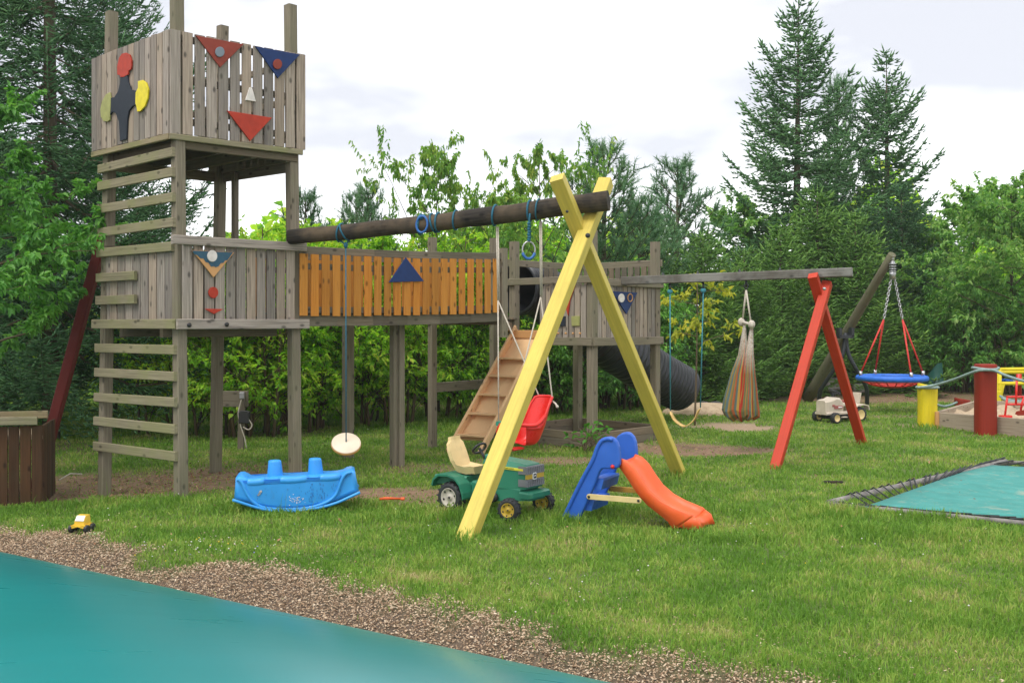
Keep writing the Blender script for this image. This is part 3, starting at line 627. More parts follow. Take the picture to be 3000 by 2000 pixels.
pi_a.put(1985, 22.5, 500, 'slender pine standing alone against the sky above the swing beam', 'tree', rz=3.3, wide=1.4)
pi_a.put(1080, 20, 570, 'pine tips above the left end of the log beam, taller one', 'tree', rz=2.7)
pi_a.put(1045, 20.4, 590, 'pine tips above the left end of the log beam, second one', 'tree', rz=5.0)
pi_a.put(895, 16.6, 590, 'young pine showing just right of the tall tower post', 'tree', rz=4.1, wide=1.1)
sp_a.put(2340, 26.0, 0, 'tallest spruce on the right with its pointed tip at the top edge', 'tree', rz=1.0)
sp_b.put(2597, 27.0, 180, 'second tall spruce right of the tallest one', 'tree', rz=.2)
pi_a.put(2455, 28, 270, 'pine tip poking up between the two tall spruces', 'tree', rz=1.2, wide=.7)
sp_b.put(2745, 30, 690, 'lower dark spruce behind the basket swing', 'tree', rz=2.4, wide=1.3)
sp_b.put(2640, 25.0, 560, 'dark spruce directly behind the basket swing chains', 'tree', rz=4.4, wide=1.35, mat='spruce_d')
for px, d, ty, lb, rz, wd in [(2395, 23.6, 575, 'bright young conifer in front of the tallest spruce', 0, 1.1), (2505, 23.0, 640, 'bright conifer right of the leaning pole swing post', 1, 1.1), (2285, 22.4, 690, 'bushy conifer behind the left leg of the red frame', 2, 1.15),
                              (2180, 21.2, 745, 'bushy conifer behind the hanging hammock chair', 3, 1.15), (2060, 20.6, 700, 'bushy conifer behind the belt swing', 4, 1.1), (1945, 20.2, 740, 'bushy conifer right of the low tower', 5, 1.1)]:
    sp_y.put(px, d, ty, lb, 'conifer', 'fresh green conifers along the right side', rz, wd)
for pr, px, d, ty, lb, rz in [(rt_a, 2735, 26.5, 700, 'grey green broadleaf tree above the blue basket swing ring', 0), (rt_b, 2835, 25, 600, 'grey green broadleaf tree above the tall red post', 1.2), (rt_a, 2950, 23, 540, 'broadleaf tree nearest the right edge with pale leaves', 2.5), (rt_b, 3090, 21.5, 520, 'broadleaf tree cut by the right edge', 3.7), (rt_a, 2175, 25.5, 600, 'broadleaf tree showing left of the tallest spruce', 4.3)]:
    pr.put(px, d, ty, lb, 'tree', 'broadleaf trees on the right', rz)
for px, d, ty, lb in [(2800, 23.5, 870, 'dark bush behind the yellow post'), (2900, 23.2, 840, 'dark bush behind the tall red post'), (2985, 22.6, 860, 'dark bush behind the yellow climbing frame'), (2700, 24.0, 900, 'dark bush behind the right half of the basket swing')]:
    db_a.put(px, d, ty, lb, 'bush', None, px * .01, 1.2)
# yellow sapling, weed
tr, V, f = gen_broad(20, 2.0, .5, 1.1, .085, .045, 520, .012, 7, 4, 3, .4, .4)
x = G(2030, 1190); x = Vector(((2035 - 1500) / F * 15.6, 15.6, 0))
plant('sapling', tr, M['twig'], 'foliage', V, f, LM['yellow'], x, 'thin sapling with yellow green leaves behind the belt swing', 'sapling', scale=(H + 118 / F * 15.6) / 2.0, trunk_name='stem')
tr, V, f = gen_broad(21, .22, .17, .03, .075, .04, 70, .005, 5, 2, 2, .2, .8, 4, .05)
plant('weed', tr, M['twig'], 'foliage', V, f, LM['weed'], G(1712, 1327), 'leafy weed at the foot of the low tower sandbox corner', 'weed', trunk_name='stems')
# a far belt of woods closing the view
nW = 60000; r2 = np.random.default_rng(33)
a = r2.uniform(-.85, .85, nW); dd = r2.uniform(33, 46, nW); top = 3.6 + 1.3 * np.sin(a * 23) + .9 * np.sin(a * 57 + 1) + .8 * (a > .25); zz = r2.random(nW) ** .9 * top
zz = np.where(np.abs(a + .17) < .06, zz * .9, zz)
C = np.stack([np.sin(a) * dd, np.cos(a) * dd, zz], 1); V, f = leaves_np(C, r2.normal(0, 1, (nW, 3)), r2.normal(0, .6, (nW, 3)) + np.array([0, 0, .8]), r2.uniform(.25, .5, nW), r2.uniform(.14, .28, nW))
tag(link(bpy.data.objects.new('far_woods', np_mesh('far_woods', V, f, LM['shrub']))), 'distant belt of green woods closing the view', 'woods', None, 'stuff')

# ------------------------------------------------------------------ tall play tower
UF = Vector((.695, .72, 0)).normalized(); UL = Vector((-.775, .63, 0)).normalized()    # along its front (to the right) and along its left side
NF = Vector((UF.y, -UF.x, 0)); NL = Vector((-UL.y, UL.x, 0))                             # outward normals
if NL.y > 0: NL = -NL
C0 = Vector((-2.838, 9.08, 0)); L0 = Vector((-3.80, 9.86, 0)); R0 = Vector((-2.03, 9.92, 0)); B0 = Vector((-3.0, 10.70, 0))
tower = thing('play_tower', 'tall weathered wooden play tower with climbing rungs and painted face panels', 'play tower', (C0.x, C0.y, gzf(C0.x, C0.y)))
def post_mb(b, dx, zt, wdt=.095, side=UF, dy=0):
    m = MB(); m.beam(Vector((b.x, b.y, gzf(b.x, b.y) - .15)), Vector((b.x + dx, b.y + dy, zt)), wdt, wdt, side, .008); return m
for b, dx, zt, dy in ((C0, -.082, 4.62, .13), (L0, -.02, 4.47, .24), (R0, -.06, 4.50, .06), (B0, .08, 4.50, -.02)): part('post', post_mb(b, dx, zt, dy=dy), M['post'], tower)
hp = B0.lerp(R0, .26)
m = MB(); m.beam(hp + Z * 1.45, hp + Z * 3.0, .055, .06, UF); part('door_post', m, M['dark'], tower)
# rungs up the left side
on = NL * .065
for zl, zr, ln in [(2.957, 2.976, 1), (2.794, 2.802, 1), (2.577, 2.586, 1), (2.354, 2.370, 1), (2.163, 2.163, .98), (1.93, 1.935, .52), (1.717, 1.722, .52), (1.274, 1.277, 1), (1.047, 1.049, 1), (.815, .829, 1), (.595, .600, 1), (.362, .369, 1)]:
    a_ = L0 + on + UL * .07 + Vector((-.01 * zl / 4, .2 * zl / 4, zl)); b_ = C0 + on - UL * .03 + Vector((-.07 * zl / 4, .11 * zl / 4, zr)); b_ = a_.lerp(b_, ln)
    m = MB(); m.beam(a_, b_, .082, .032, Z, .005); part('rung', m, M['rung'], tower)
# lower deck
m = MB()
for k in range(11):
    o = C0 + UL * (.02 + .115 * k); m.beam(o + Z * 1.505, o + (R0 - C0) + Z * 1.505, .105, .03, UL)
m.beam(C0 + UL * .3 + Z * 1.43, C0 + UL * .3 + (R0 - C0) + Z * 1.43, .06, .1, UL); m.beam(C0 + UL * .95 + Z * 1.43, C0 + UL * .95 + (R0 - C0) + Z * 1.43, .06, .1, UL)
part('floor', m, M['dark'], tower)
fo = NF * .066
m = MB(); m.beam(C0 + fo - UF * .075 + Z * 1.497, R0 + fo + UF * .10 + Z * 1.497, .088, .035, Z); part('front_beam', m, M['board'], tower)
m = MB(); m.beam(L0 + NL * .066 + UL * .08 + Z * 1.497, C0 + NL * .066 - UL * .03 + Z * 1.497, .085, .035, Z); part('side_beam', m, M['rung'], tower)
m = MB(); m.beam(C0 + fo - UF * .09 + Vector((-.03, 0, 2.215)), R0 + fo + UF * .07 + Z * 2.215, .078, .04, Z); part('rail', m, M['board'], tower)
def boards(mb, o, u, length, n, gap, z0, z1, nrm, thick=.022, jit=.0, off=0.0):
    w_ = (length - gap * (n - 1)) / n
    for k in range(n):
        c_ = o + u * (k * (w_ + gap) + w_ / 2) + nrm * (off + random.uniform(0, .004)); ww = w_ * random.uniform(.94, 1.0)
        mb.beam(c_ + Z * (z0 + random.uniform(-jit, jit)), c_ + Z * (z1 + random.uniform(-jit, jit)), ww, thick, u, .004)
random.seed(5)
m = MB(); boards(m, C0 + NF * .04 + UF * .03 + Vector((-.04, 0, 0)), UF, 1.14, 11, .014, 1.52, 2.2, NF, jit=.004); part('front_boarding', m, M['board'], tower)
m = MB(); la_ = L0 + Vector((0, .105, 0)); lb_ = C0 + Vector((-.03, .05, 0)); boards(m, la_ + NL * .028 + UL * .03, (lb_ - la_).normalized(), 1.24, 9, .014, 1.5, 2.17, NL); part('side_boarding', m, M['board'], tower)
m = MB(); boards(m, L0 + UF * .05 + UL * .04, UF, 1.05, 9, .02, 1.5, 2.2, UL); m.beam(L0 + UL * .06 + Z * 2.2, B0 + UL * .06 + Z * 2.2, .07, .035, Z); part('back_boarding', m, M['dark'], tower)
# upper box
C1 = Vector((-2.93, 9.07, 0)); L1 = Vector((-3.99, 10.08, 0)); R1 = Vector((-1.95, 9.95, 0)); B1 = L1 + R1 - C1
uF = (R1 - C1).normalized(); uL = (L1 - C1).normalized(); nF = Vector((uF.y, -uF.x, 0)); nL = Vector((-uL.y, uL.x, 0))
if nL.y > 0: nL = -nL
lF = (R1 - C1).length; lL_ = (L1 - C1).length; Z0, Z1 = 3.135, 4.02
random.seed(9)
m = MB(); boards(m, C1 - uF * .005, uF, lF + .01, 12, .016, Z0, Z1, nF, jit=.004); part('front_boarding', m, M['board'], tower)
m = MB(); boards(m, C1 + nL * .0 + uL * .012, uL, lL_, 14, .010, Z0, Z1, nL, jit=.004); part('side_boarding', m, M['board'], tower)
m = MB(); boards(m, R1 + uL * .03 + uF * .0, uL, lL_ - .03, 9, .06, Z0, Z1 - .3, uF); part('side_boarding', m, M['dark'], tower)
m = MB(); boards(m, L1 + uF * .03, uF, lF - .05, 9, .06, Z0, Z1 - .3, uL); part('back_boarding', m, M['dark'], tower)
m = MB()
for zz in (Z0 + .12, Z0 + .48, Z1 - .05):
    m.beam(C1 - nF * .035 + uF * .05 + Z * zz, R1 - nF * .035 - uF * .05 + Z * zz, .06, .035, Z); m.beam(C1 - nL * .035 + uL * .05 + Z * zz, L1 - nL * .035 - uL * .05 + Z * zz, .06, .035, Z)
    m.beam(R1 - uF * .035 + uL * .05 + Z * zz, B1 - uF * .035 - uL * .05 + Z * zz, .06, .035, Z); m.beam(L1 - uL * .035 + uF * .05 + Z * zz, B1 - uL * .035 - uF * .05 + Z * zz, .06, .035, Z)
part('wall_batten', m, M['dark'], tower)
m = MB()
for k in range(12):
    o = C1 - nF * .01 + uL * (.07 + .12 * k); m.beam(o + uF * .02 + Z * 3.118, o + uF * (lF - .02) + Z * 3.118, .11, .028, uL)
for k in range(4):
    o = C1 + uF * (.12 + k * .35); m.beam(o + uL * .05 + Z * 3.055, o + uL * (lL_ - .05) + Z * 3.055, .05, .098, uF)
m.beam(C1 - nF * .05 + uF * .06 + Z * 3.06, R1 - nF * .05 - uF * .06 + Z * 3.06, .045, .09, nF)
part('upper_floor', m, M['dark'], tower)
m = MB(); m.beam(R0 + NF * .0 + Vector((-.05, .06, 2.98)), B0 + Vector((.07, .0, 2.98)), .10, .04, Z); m.beam(L0 + Vector((.05, .05, 2.98)), B0 + Vector((.06, .05, 2.98)), .10, .04, Z); part('joist', m, M['dark'], tower)
m = MB(); m.beam(C1 + nF * .006 - uF * .01 + Z * 3.105, R1 + nF * .006 - uF * .03 + Z * 3.105, .05, .03, Z); m.beam(C1 + nL * .006 + uL * .0 + Z * 3.105, L1 + nL * .006 + Z * 3.105, .05, .03, Z); part('skirt_beam', m, M['rung'], tower)

def deco(name, pts, o, n, mat, parent, off, th=.016, bev=.003, rep=None):
    q = [hit(x, y, o + n * off, n) for x, y in pts]; m = MB(); m.prism(q, n * th, bev); return part(name, m, mat, parent, rep)
def circ(x, y, rx, ry=None, n=20): ry = ry or rx; return [(x + rx * math.cos(2 * math.pi * k / n), y + ry * math.sin(2 * math.pi * k / n)) for k in range(n)]
oF = C1 + nF * .015
deco('eye_triangle', [(571, 105), (712, 131), (643, 199)], oF, nF, M['deco_red'], tower, 0, rep='brick red triangle eye')
deco('eye_pupil', circ(643, 153, 13.5, 15), oF, nF, M['deco_grey'], tower, .017, .012)
deco('eye_triangle', [(746, 137), (877, 161), (812, 230)], oF, nF, M['deco_blue'], tower, 0, rep='dark blue triangle eye')
deco('eye_pupil', circ(812, 189, 13, 15), oF, nF, M['deco_red'], tower, .017, .012)
deco('nose', [(729, 257), (737, 258), (748, 299), (717, 294)], oF, nF, M['deco_white'], tower, 0, .014)
deco('mouth', [(663, 325), (795, 346), (731, 414)], oF, nF, M['deco_bright'], tower, 0)
def zz_(pts): return [(x / 2.24, y / 2.24) for x, y in pts]
oL = C1 + nL * .015
deco('cutout_body', zz_([(800, 500), (845, 495), (850, 540), (868, 590), (900, 598), (905, 690), (880, 698), (855, 730), (845, 780), (838, 915), (797, 928), (790, 800), (770, 745), (745, 735), (728, 765), (735, 645), (760, 640), (785, 600), (797, 550)]), oL, nL, M['deco_dark'], tower, 0)
deco('cutout_head', zz_([(835, 349), (860, 362), (872, 400), (872, 435), (868, 458), (852, 468), (850, 492), (822, 508), (800, 510), (796, 496), (780, 494), (778, 440), (790, 385), (810, 355)]), oL, nL, M['deco_bright'], tower, .004)
deco('cutout_hand', zz_([(915, 535), (945, 528), (968, 545), (983, 590), (978, 650), (960, 700), (930, 733), (910, 735), (905, 700), (898, 680), (900, 610), (915, 580)]), oL, nL, M['deco_yel'], tower, .004)
deco('cutout_hand', zz_([(705, 622), (728, 608), (736, 640), (735, 700), (728, 790), (715, 800), (690, 798), (672, 770), (668, 720), (678, 670)]), oL, nL, M['deco_olive'], tower, .004)
oD = C0 + NF * .055 + Vector((-.03, 0, 0))
deco('eye_triangle', [(560, 733), (684, 740), (624, 813)], oD, NF, M['bare'], tower, 0, .014, rep='triangle with peeled blue paint')
deco('peeling_paint', [(563, 734), (682, 740), (666, 762), (659, 763), (654, 770), (646, 771), (640, 780), (632, 783), (627, 780), (618, 781), (611, 770), (602, 767), (596, 757), (588, 757), (577, 747), (570, 746)], oD, NF, M['deco_blue2'], tower, .0145, .003, 0)
deco('eye_pupil', circ(620.5, 750, 14.5, 17), oD, NF, M['deco_white'], tower, .016, .012)
deco('nose', circ(623, 857, 14, 16.5), oD, NF, M['deco_bright'], tower, 0, .018)
deco('mouth', [(597, 904), (652, 905), (625, 920)], oD, NF, M['deco_bright'], tower, 0, .014)
# bolts
m = MB()
for x, y in ((554, 952), (664, 950)): m.lathe([(.0, .0), (.02, .0), (.02, .008), (0, .012)], 10, hit(x, y, C0 + NF * .085, NF), NF)
part('bolt_head', m, M['ink'], tower)

# ------------------------------------------------------------------ bridge
bd = Vector((.74, .67, 0)).normalized(); bn = Vector((bd.y, -bd.x, 0)); bs = Vector((-2.0, 9.93, 0)); bl = 2.52
br = thing('bridge', 'wooden footbridge with orange stained slats between the two towers', 'bridge', tuple(bs + bd * 1.17))
be = bs + bd * bl
def barc(u): return -.014 * math.sin(math.pi * u) + .05 * u
for side, mat, nm in ((0, 'orange', 'slat_panel'), (-.85, 'orange', 'slat_panel')):
    m = MB(); random.seed(12)
    for k in range(21):
        u = (k + .25) / 21; c_ = bs + bd * (bl * u) + bn * (side + .035); z_ = barc(u)
        m.beam(c_ + Z * (1.575 + z_ + random.uniform(-.004, .004)), c_ + Z * (2.155 + z_ + random.uniform(-.004, .004)), .083, .02, bd, .004)
    part(nm, m, M[mat], br)
    for zz in (2.19, 2.04, 1.63):
        m = MB(); pts = [bs + bd * (bl * k / 6) + bn * (side + .008) + Z * (zz + barc(k / 6)) for k in range(7)]
        for a_, b_ in zip(pts, pts[1:]): m.beam(a_, b_ + (b_ - a_) * .01, .075 if zz > 2.1 else .06, .03, Z, .003)
        part('rail', m, M['dark'], br)
for side in (0, -.85):
    m = MB(); pts = [bs + bd * (bl * k / 6) + bn * (side - .02) + Z * (1.53 + barc(k / 6)) for k in range(7)]
    for a_, b_ in zip(pts, pts[1:]): m.beam(a_, b_ + (b_ - a_) * .01, .11, .045, Z, .003)
    part('stringer', m, M['dark'], br)
m = MB()
for k in range(22):
    u = (k + .5) / 22; c_ = bs + bd * (bl * u) + Z * (1.60 + barc(u)); m.beam(c_ - bn * .02, c_ - bn * .83, .10, .025, bd)
part('deck', m, M['dark'], br)
for px, d_, zt, sx in ((1157, 11.1, 1.5, .085), (1173, 11.1, 1.56, .07), (1020, 11.7, 1.5, .1)):
    q = Vector(((px - CX) / F * d_, d_, 0)); m = MB(); m.beam(q - Z * .15, q + Z * zt, sx, sx, bd, .006); part('post', m, M['post'], br)
deco('arrow_triangle', [(1187, 754), (1240, 824), (1138, 827)], bs + bn * .05, bn, M['deco_blue'], br, 0)
# ------------------------------------------------------------------ low tower with landing, steps and tube slide
K = Vector((.96, 12.67, 0)); Rr = Vector((1.84, 13.6, 0)); Ll = Vector((.03, 13.55, 0)); Bk = Vector((.90, 14.5, 0))
q1 = (Rr - K).normalized(); q2 = (Ll - K).normalized(); n1 = Vector((q1.y, -q1.x, 0)); n2 = Vector((-q2.y, q2.x, 0))
if n2.y > 0: n2 = -n2
low = thing('low_tower', 'low weathered wooden tower over a small square sandbox, with coloured shapes', 'play tower', tuple(K))
for b, zt in ((K, 2.62), (Rr, 2.55), (Ll, 2.55), (Bk, 2.62)):
    m = MB(); m.beam(b - Z * .15, b + Z * zt, .10, .10, q1, .007); part('post', m, M['post'], low)
for a_, b_, nn, zt in ((K, Ll, n2, 2.03), (K, Rr, n1, 2.0), (Rr, Bk, q1, 2.28), (Ll, Bk, q2, 2.28)):
    dd_ = (b_ - a_).normalized(); m = MB(); m.beam(a_ + nn * .07 - dd_ * .06 + Z * 1.285, b_ + nn * .07 + dd_ * .06 + Z * 1.285, .10, .04, Z); part('floor_beam', m, M['post'], low)
    m = MB(); m.beam(a_ + nn * .07 - dd_ * .05 + Z * zt, b_ + nn * .07 + dd_ * .06 + Z * zt, .085, .04, Z); part('rail', m, M['post'], low)
random.seed(21)
m = MB(); boards(m, K + n2 * .035 + q2 * .06, q2, .74, 8, .014, 1.31, 1.97, n2); part('boarding', m, M['board'], low)
m = MB(); boards(m, K + n1 * .035 + q1 * .05, q1, 1.16, 14, .01, 1.32, 1.98, n1); part('boarding', m, M['board'], low)
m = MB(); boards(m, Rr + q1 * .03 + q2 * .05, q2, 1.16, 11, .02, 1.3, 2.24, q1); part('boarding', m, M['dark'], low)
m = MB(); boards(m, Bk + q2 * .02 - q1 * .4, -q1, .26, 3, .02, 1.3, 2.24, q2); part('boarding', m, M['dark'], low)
m = MB()
for k in range(11): m.beam(K + q2 * (.03 + .115 * k) + Z * 1.345, K + q2 * (.03 + .115 * k) + (Rr - K) + Z * 1.345, .105, .028, q2)
part('floor', m, M['dark'], low)
for a_, b_, nn in ((K, Ll, n2), (K, Rr, n1), (Rr, Bk, q1), (Ll, Bk, q2)):
    dd_ = (b_ - a_).normalized(); m = MB()
    for zz in (.055, .15): m.beam(a_ + nn * .07 - dd_ * .08 + Z * zz, b_ + nn * .07 + dd_ * .08 + Z * (zz + .01), .095, .04, Z, .006)
    part('sandbox_board', m, M['dark'], low)
o2 = K + n2 * .05; o1 = K + n1 * .05
deco('flag_shape', [(1687, 836), (1672, 880), (1666, 924), (1659, 900), (1650, 868), (1668, 838)], o2, n2, M['deco_bright'], low, 0)
deco('square_shape', [(1632, 928), (1658, 926), (1658, 955), (1633, 955)], o2, n2, M['deco_dark'], low, 0)
deco('square_shape', [(1676, 926), (1700, 925), (1699, 954), (1677, 955)], o2, n2, M['deco_olive'], low, 0)
deco('eye_triangle', [(1790, 853), (1865, 857), (1833, 920)], o1, n1, M['deco_blue'], low, 0)
deco('eye_pupil', circ(1819, 873, 8.5, 13), o1, n1, M['deco_white'], low, .017)
m = MB(); m.tube([hit(x, y, o1 + n1 * .02, n1) for x, y in circ(1846, 872, 7, 11)], .008, 6, closed=True); part('eye_ring', m, M['bare'], low)
m = MB()
for x, y in ((1637, 976), (1659, 976), (1680, 976), (1701, 976)): m.lathe([(0, 0), (.012, .0), (.012, .02), (0, .024)], 8, hit(x, y, K + n2 * .09, n2), n2)
part('bolt_head', m, M['bare'], low)
# landing between the bridge and the low tower
land = thing('landing', 'narrow wooden landing joining the orange bridge to the low tower', 'landing', (-.3, 12.6, 0))
E1 = be; E2 = be - bn * .85; Pq = Vector((-.97, 12.9, 0))
ld_ = (Ll - Pq).normalized(); m = MB(); m.beam(Pq - ld_ * .06 + Z * 1.53, Ll + ld_ * .02 + Z * 1.53, .09, .05, Z); m.beam(E1 + bd * .02 + Z * 1.5, Ll - Vector((.05, .1, 0)) + Z * 1.45, .11, .05, Z); part('beam', m, M['dark'], land)
m = MB()
for k in range(9):
    u = k / 8; a_ = E1.lerp(Ll, u) - (Ll - E1).normalized() * .0; b_ = E2.lerp(Pq + Vector((.1, .2, 0)), u); m.beam(a_ + Z * 1.565, b_ + Z * 1.565, .17, .028, (Ll - E1))
part('deck', m, M['dark'], land)
for q, zb, zt in ((Pq, -.15, 2.55), (Vector((-.24, 13.9, 0)), -.15, 2.62), (E1 + bd * .04, 1.35, 2.33)):
    m = MB(); m.beam(q + Z * zb, q + Z * zt, .085, .085, bd, .006); part('post', m, M['post'], land)
for a_, b_, w_ in ((Pq + Z * 2.30, Vector((-.24, 13.9, 2.34)), .09), (Pq + Z * .72, Vector((-.24, 13.9, .72)), .12), (E2 + Z * 2.25, Pq + Z * 2.28, .09)):
    m = MB(); m.beam(a_, b_, w_, .035, Z); part('rail', m, M['post'], land)
# steps
st = thing('plank_steps', 'steep pale wooden steps leaning up to the low tower opening', 'steps', tuple(G(1360, 1330)))
SL0, SL1 = P(1313, 1326, 12.25), P(1512, 962, 13.42); SR0, SR1 = P(1406, 1331, 12.12), P(1596, 962, 13.05)
for a_, b_ in ((SL0, SL1), (SR0, SR1)):
    ax_ = (b_ - a_).normalized(); sv = (SR0 - SL0).normalized(); nn = ax_.cross(sv).normalized(); nn = nn if nn.y < 0 else -nn
    m = MB(); m.beam(a_, b_, .12, .032, nn); part('stringer', m, M['pine'], st)
ax_ = (SL1 - SL0); sv = (SR0 - SL0)
nn = ax_.normalized().cross(sv.normalized()); nn = nn if nn.y < 0 else -nn
for yl in (1276, 1215, 1160, 1104, 1051):
    u = (1326 - yl) / (1326 - 962.) ; u = u * .985
    a_ = SL0.lerp(SL1, u); b_ = SR0.lerp(SR1, u); m = MB(); hd = Vector((nn.x, nn.y, 0)).normalized()
    m.beam(a_ + hd * .0, b_ + hd * .0, .14, .026, hd); part('tread', m, M['pine'], st)
m = MB(); o_ = -nn * .045; m.prism([SL0.lerp(SL1, .12) + o_, SR0.lerp(SR1, .12) + o_, SR0.lerp(SR1, .97) + o_, SL0.lerp(SL1, .97) + o_], -nn * .012); part('backing_board', m, M['pine'], st)
m = MB(); m.beam(SL0.lerp(SL1, .95), SR0.lerp(SR1, .95), .10, .025, Z); part('top_board', m, M['bare'], st)
# corrugated tube slide
cps = [Vector((.06, 14.35, 1.98)), Vector((.38, 14.75, 1.96)), Vector((.85, 15.15, 1.58)), Vector((1.6, 15.75, 1.10)), Vector((2.18, 16.25, .74)), Vector((2.68, 16.7, .47))]
def cr(pts, n):
    o = []; q = [pts[0] * 2 - pts[1]] + pts + [pts[-1] * 2 - pts[-2]]
    for i in range(1, len(q) - 2):
        for k in range(n):
            t_ = k / n; p0, p1, p2, p3 = q[i - 1:i + 3]
            o.append(.5 * ((2 * p1) + (p2 - p0) * t_ + (p0 * 2 - p1 * 5 + p2 * 4 - p3) * t_ ** 2 + (p1 * 3 - p0 - p2 * 3 + p3) * t_ ** 3))
    return o + [pts[-1]]
path = cr(cps, 44); m = MB()
m.tube(path, [.338 + (.0, .03, .034, .03, .0)[k % 5] for k in range(len(path))], 28, False)
m.tube(list(reversed(path)), [.318 for k in range(len(path))], 28, False)
for e, e2 in ((path[0], path[1]), (path[-1], path[-2])): m.lathe([(.325, 0), (.355, 0), (.365, .02), (.34, .04), (.325, .02)], 28, e, (e2 - e).normalized(), cap=False)
solo('tube_slide', m, M['tube'], 'black corrugated tube slide running down behind the low tower', 'slide', loc=Vector((2.88, 16.85, .08)))
# ------------------------------------------------------------------ yellow swing frame with its log beam
fa0, fa1 = G(1350, 1582), G(2003, 1394)
apex = Vector((.66, 9.0, 2.33)); LG0 = Vector((-2.06, 9.80, 2.30)); LG1 = LG0 + (Vector((.607, 9.05, 2.53)) - LG0) * 1.08
lgd = (LG1 - LG0).normalized(); lat = Vector((fa1.x - fa0.x, fa1.y - fa0.y, 0)).normalized()
fr = thing('swing_frame', 'yellow crossed timber swing frame carrying a blackened log beam', 'swing frame', tuple((fa0 + fa1) * .5))
cxp = P(1708, 676, 9.05)
for a_, e_, o_ in ((fa0, .20, .035), (fa1, .185, -.035)):
    b_ = a_ + (cxp - a_) * (1 + e_); off = lgd * o_; d_ = (b_ - a_).normalized(); m = MB(); m.beam(a_ - d_ * .2 + off, b_ + off, .118, .112, lgd, .006); part('leg', m, M['yellow'], fr)
m = MB(); pts = [LG0.lerp(LG1, k / 14) - Z * (.02 * math.sin(math.pi * k / 14)) + Vector((0, 0, .004 * math.sin(k * 1.7))) for k in range(15)]
m.tube(pts, [.069 + .017 * k / 14 + .003 * math.sin(k * 2.3) for k in range(15)], 18)
LOG = pts; part('log_beam', m, M['log'], fr)
def on_log(px):
    best = min(range(200), key=lambda k: abs(CX + F * ((LG0 + (LG1 - LG0) * k / 199).x) / ((LG0 + (LG1 - LG0) * k / 199).y) - px)); u = best / 199
    i = min(int(u * 14), 13); return LOG[i].lerp(LOG[i + 1], u * 14 - i), .069 + .017 * u
m = MB(); m.lathe([(0, 0), (.022, 0), (.018, .014), (0, .018)], 8, P(1722, 690, 8.72), Vector((-.2, -1, .1)).normalized()); m.lathe([(0, 0), (.012, 0), (.012, .008), (0, .01)], 8, P(1662, 620, 8.32), Vector((-.4, -1, .1)).normalized()); part('bolt', m, M['ink'], fr)
def loop(mb, px, r, tilt=.0, turns=1, grow=.008):
    c_, rl = on_log(px); a = lgd.cross(Z).normalized(); b = a.cross(lgd).normalized()
    mb.tube([c_ + (a * math.cos(k * 2 * math.pi / 20) + b * math.sin(k * 2 * math.pi / 20)) * (rl + grow) + lgd * (tilt * math.sin(k * 2 * math.pi / 20)) for k in range(20)], r, 6, closed=True)
def rope(mb, pts, r, n=6): mb.tube(pts, r, n)
def catpath(pts, n=6): return cr([Vector(p) for p in pts], n)
# disc swing
c_, rl = on_log(1005); m = MB(); loop(m, 996, .008, .02); loop(m, 1012, .008, -.03); dd_ = c_.y - .02
kp = P(1013, 718, dd_); rope(m, [c_ - Z * rl + Vector((-.03, 0, 0)), kp], .008); rope(m, [c_ - Z * rl + Vector((.05, 0, 0)), kp], .008); m.ell(kp, .02, .02, .03, 8, 6)
dc = P(1014, 1300, dd_); rope(m, [kp, P(1013.5, 1000, dd_) , dc + Z * .02], .0058)
ds = thing('disc_swing', 'round pale wooden disc seat hanging on one long blue rope', 'swing', tuple(dc))
part('rope', m, M['rope_b'], ds); ax_ = Vector((.12, -.62, .78)).normalized(); m = MB()
m.lathe([(.0, .016), (.128, .016), (.134, .011)], 32, dc, ax_); part('seat_disc', m, M['disc'], ds)
m = MB(); m.lathe([(.134, .011), (.136, .0), (.136, -.010), (.128, -.017), (0, -.017)], 32, dc, ax_); part('disc_edge', m, M['disc_edge'], ds)
m = MB(); m.ell(dc - Z * .035, .018, .018, .022, 8, 6); part('knot', m, M['rope_b'], ds)
# two hanging rings
rg1 = thing('gymnastic_ring', 'blue and grey ring hanging free on a short blue rope by the yellow leg', 'ring', tuple(P(1549, 733, 9.1)), 0, 'rings on the log beam')
c_, rl = on_log(1552); m = MB(); loop(m, 1552, .009, .01); rope(m, [c_ + Vector((0, -rl, -.03)), P(1551, 640, c_.y - rl), P(1549, 708, c_.y - rl)], .009)
for k in range(7): m.ell(P(1549.5 + (k % 2), 655 + k * 8, c_.y - rl), .018, .018, .016, 7, 5)
part('rope', m, M['rope_b'], rg1); rc = P(1549, 733, c_.y - rl)
ra = Vector((.62, .1, 0)).normalized()
m = MB(); m.tube([rc + ra * (.055 * math.sin(a_)) + Z * (.074 * math.cos(a_)) for a_ in [-2.0 + 4.0 * k / 16 for k in range(17)]], .008, 8); part('ring', m, M['steel'], rg1)
m = MB(); m.tube([rc + ra * (.055 * math.sin(a_)) + Z * (.074 * math.cos(a_)) for a_ in [1.9 + 2.5 * k / 10 for k in range(11)]], .013, 8); part('grip', m, M['ring_b'], rg1)
c_, rl = on_log(1240); rc = c_ + Vector((-.01, -rl - .012, -.01))
rg2 = thing('gymnastic_ring', 'blue ring tied up against the middle of the log beam', 'ring', tuple(rc), 0, 'rings on the log beam')
m = MB(); loop(m, 1232, .013, .015); loop(m, 1268, .009, -.01); loop(m, 1284, .009, .01); loop(m, 1334, .008, .012)
for k in range(6): m.ell(c_ + Vector((-.02 + .012 * k, -rl * .9 + .01 * k, rl * .62 + .008 * (k % 3))), .02, .02, .018, 7, 5)
part('rope', m, M['rope_b'], rg2)
m = MB(); m.tube([rc + lgd * (.052 * math.cos(k * math.pi / 12)) + Z * (.072 * math.sin(k * math.pi / 12)) for k in range(24)], .010, 8, closed=True); part('ring', m, M['ring_b'], rg2)
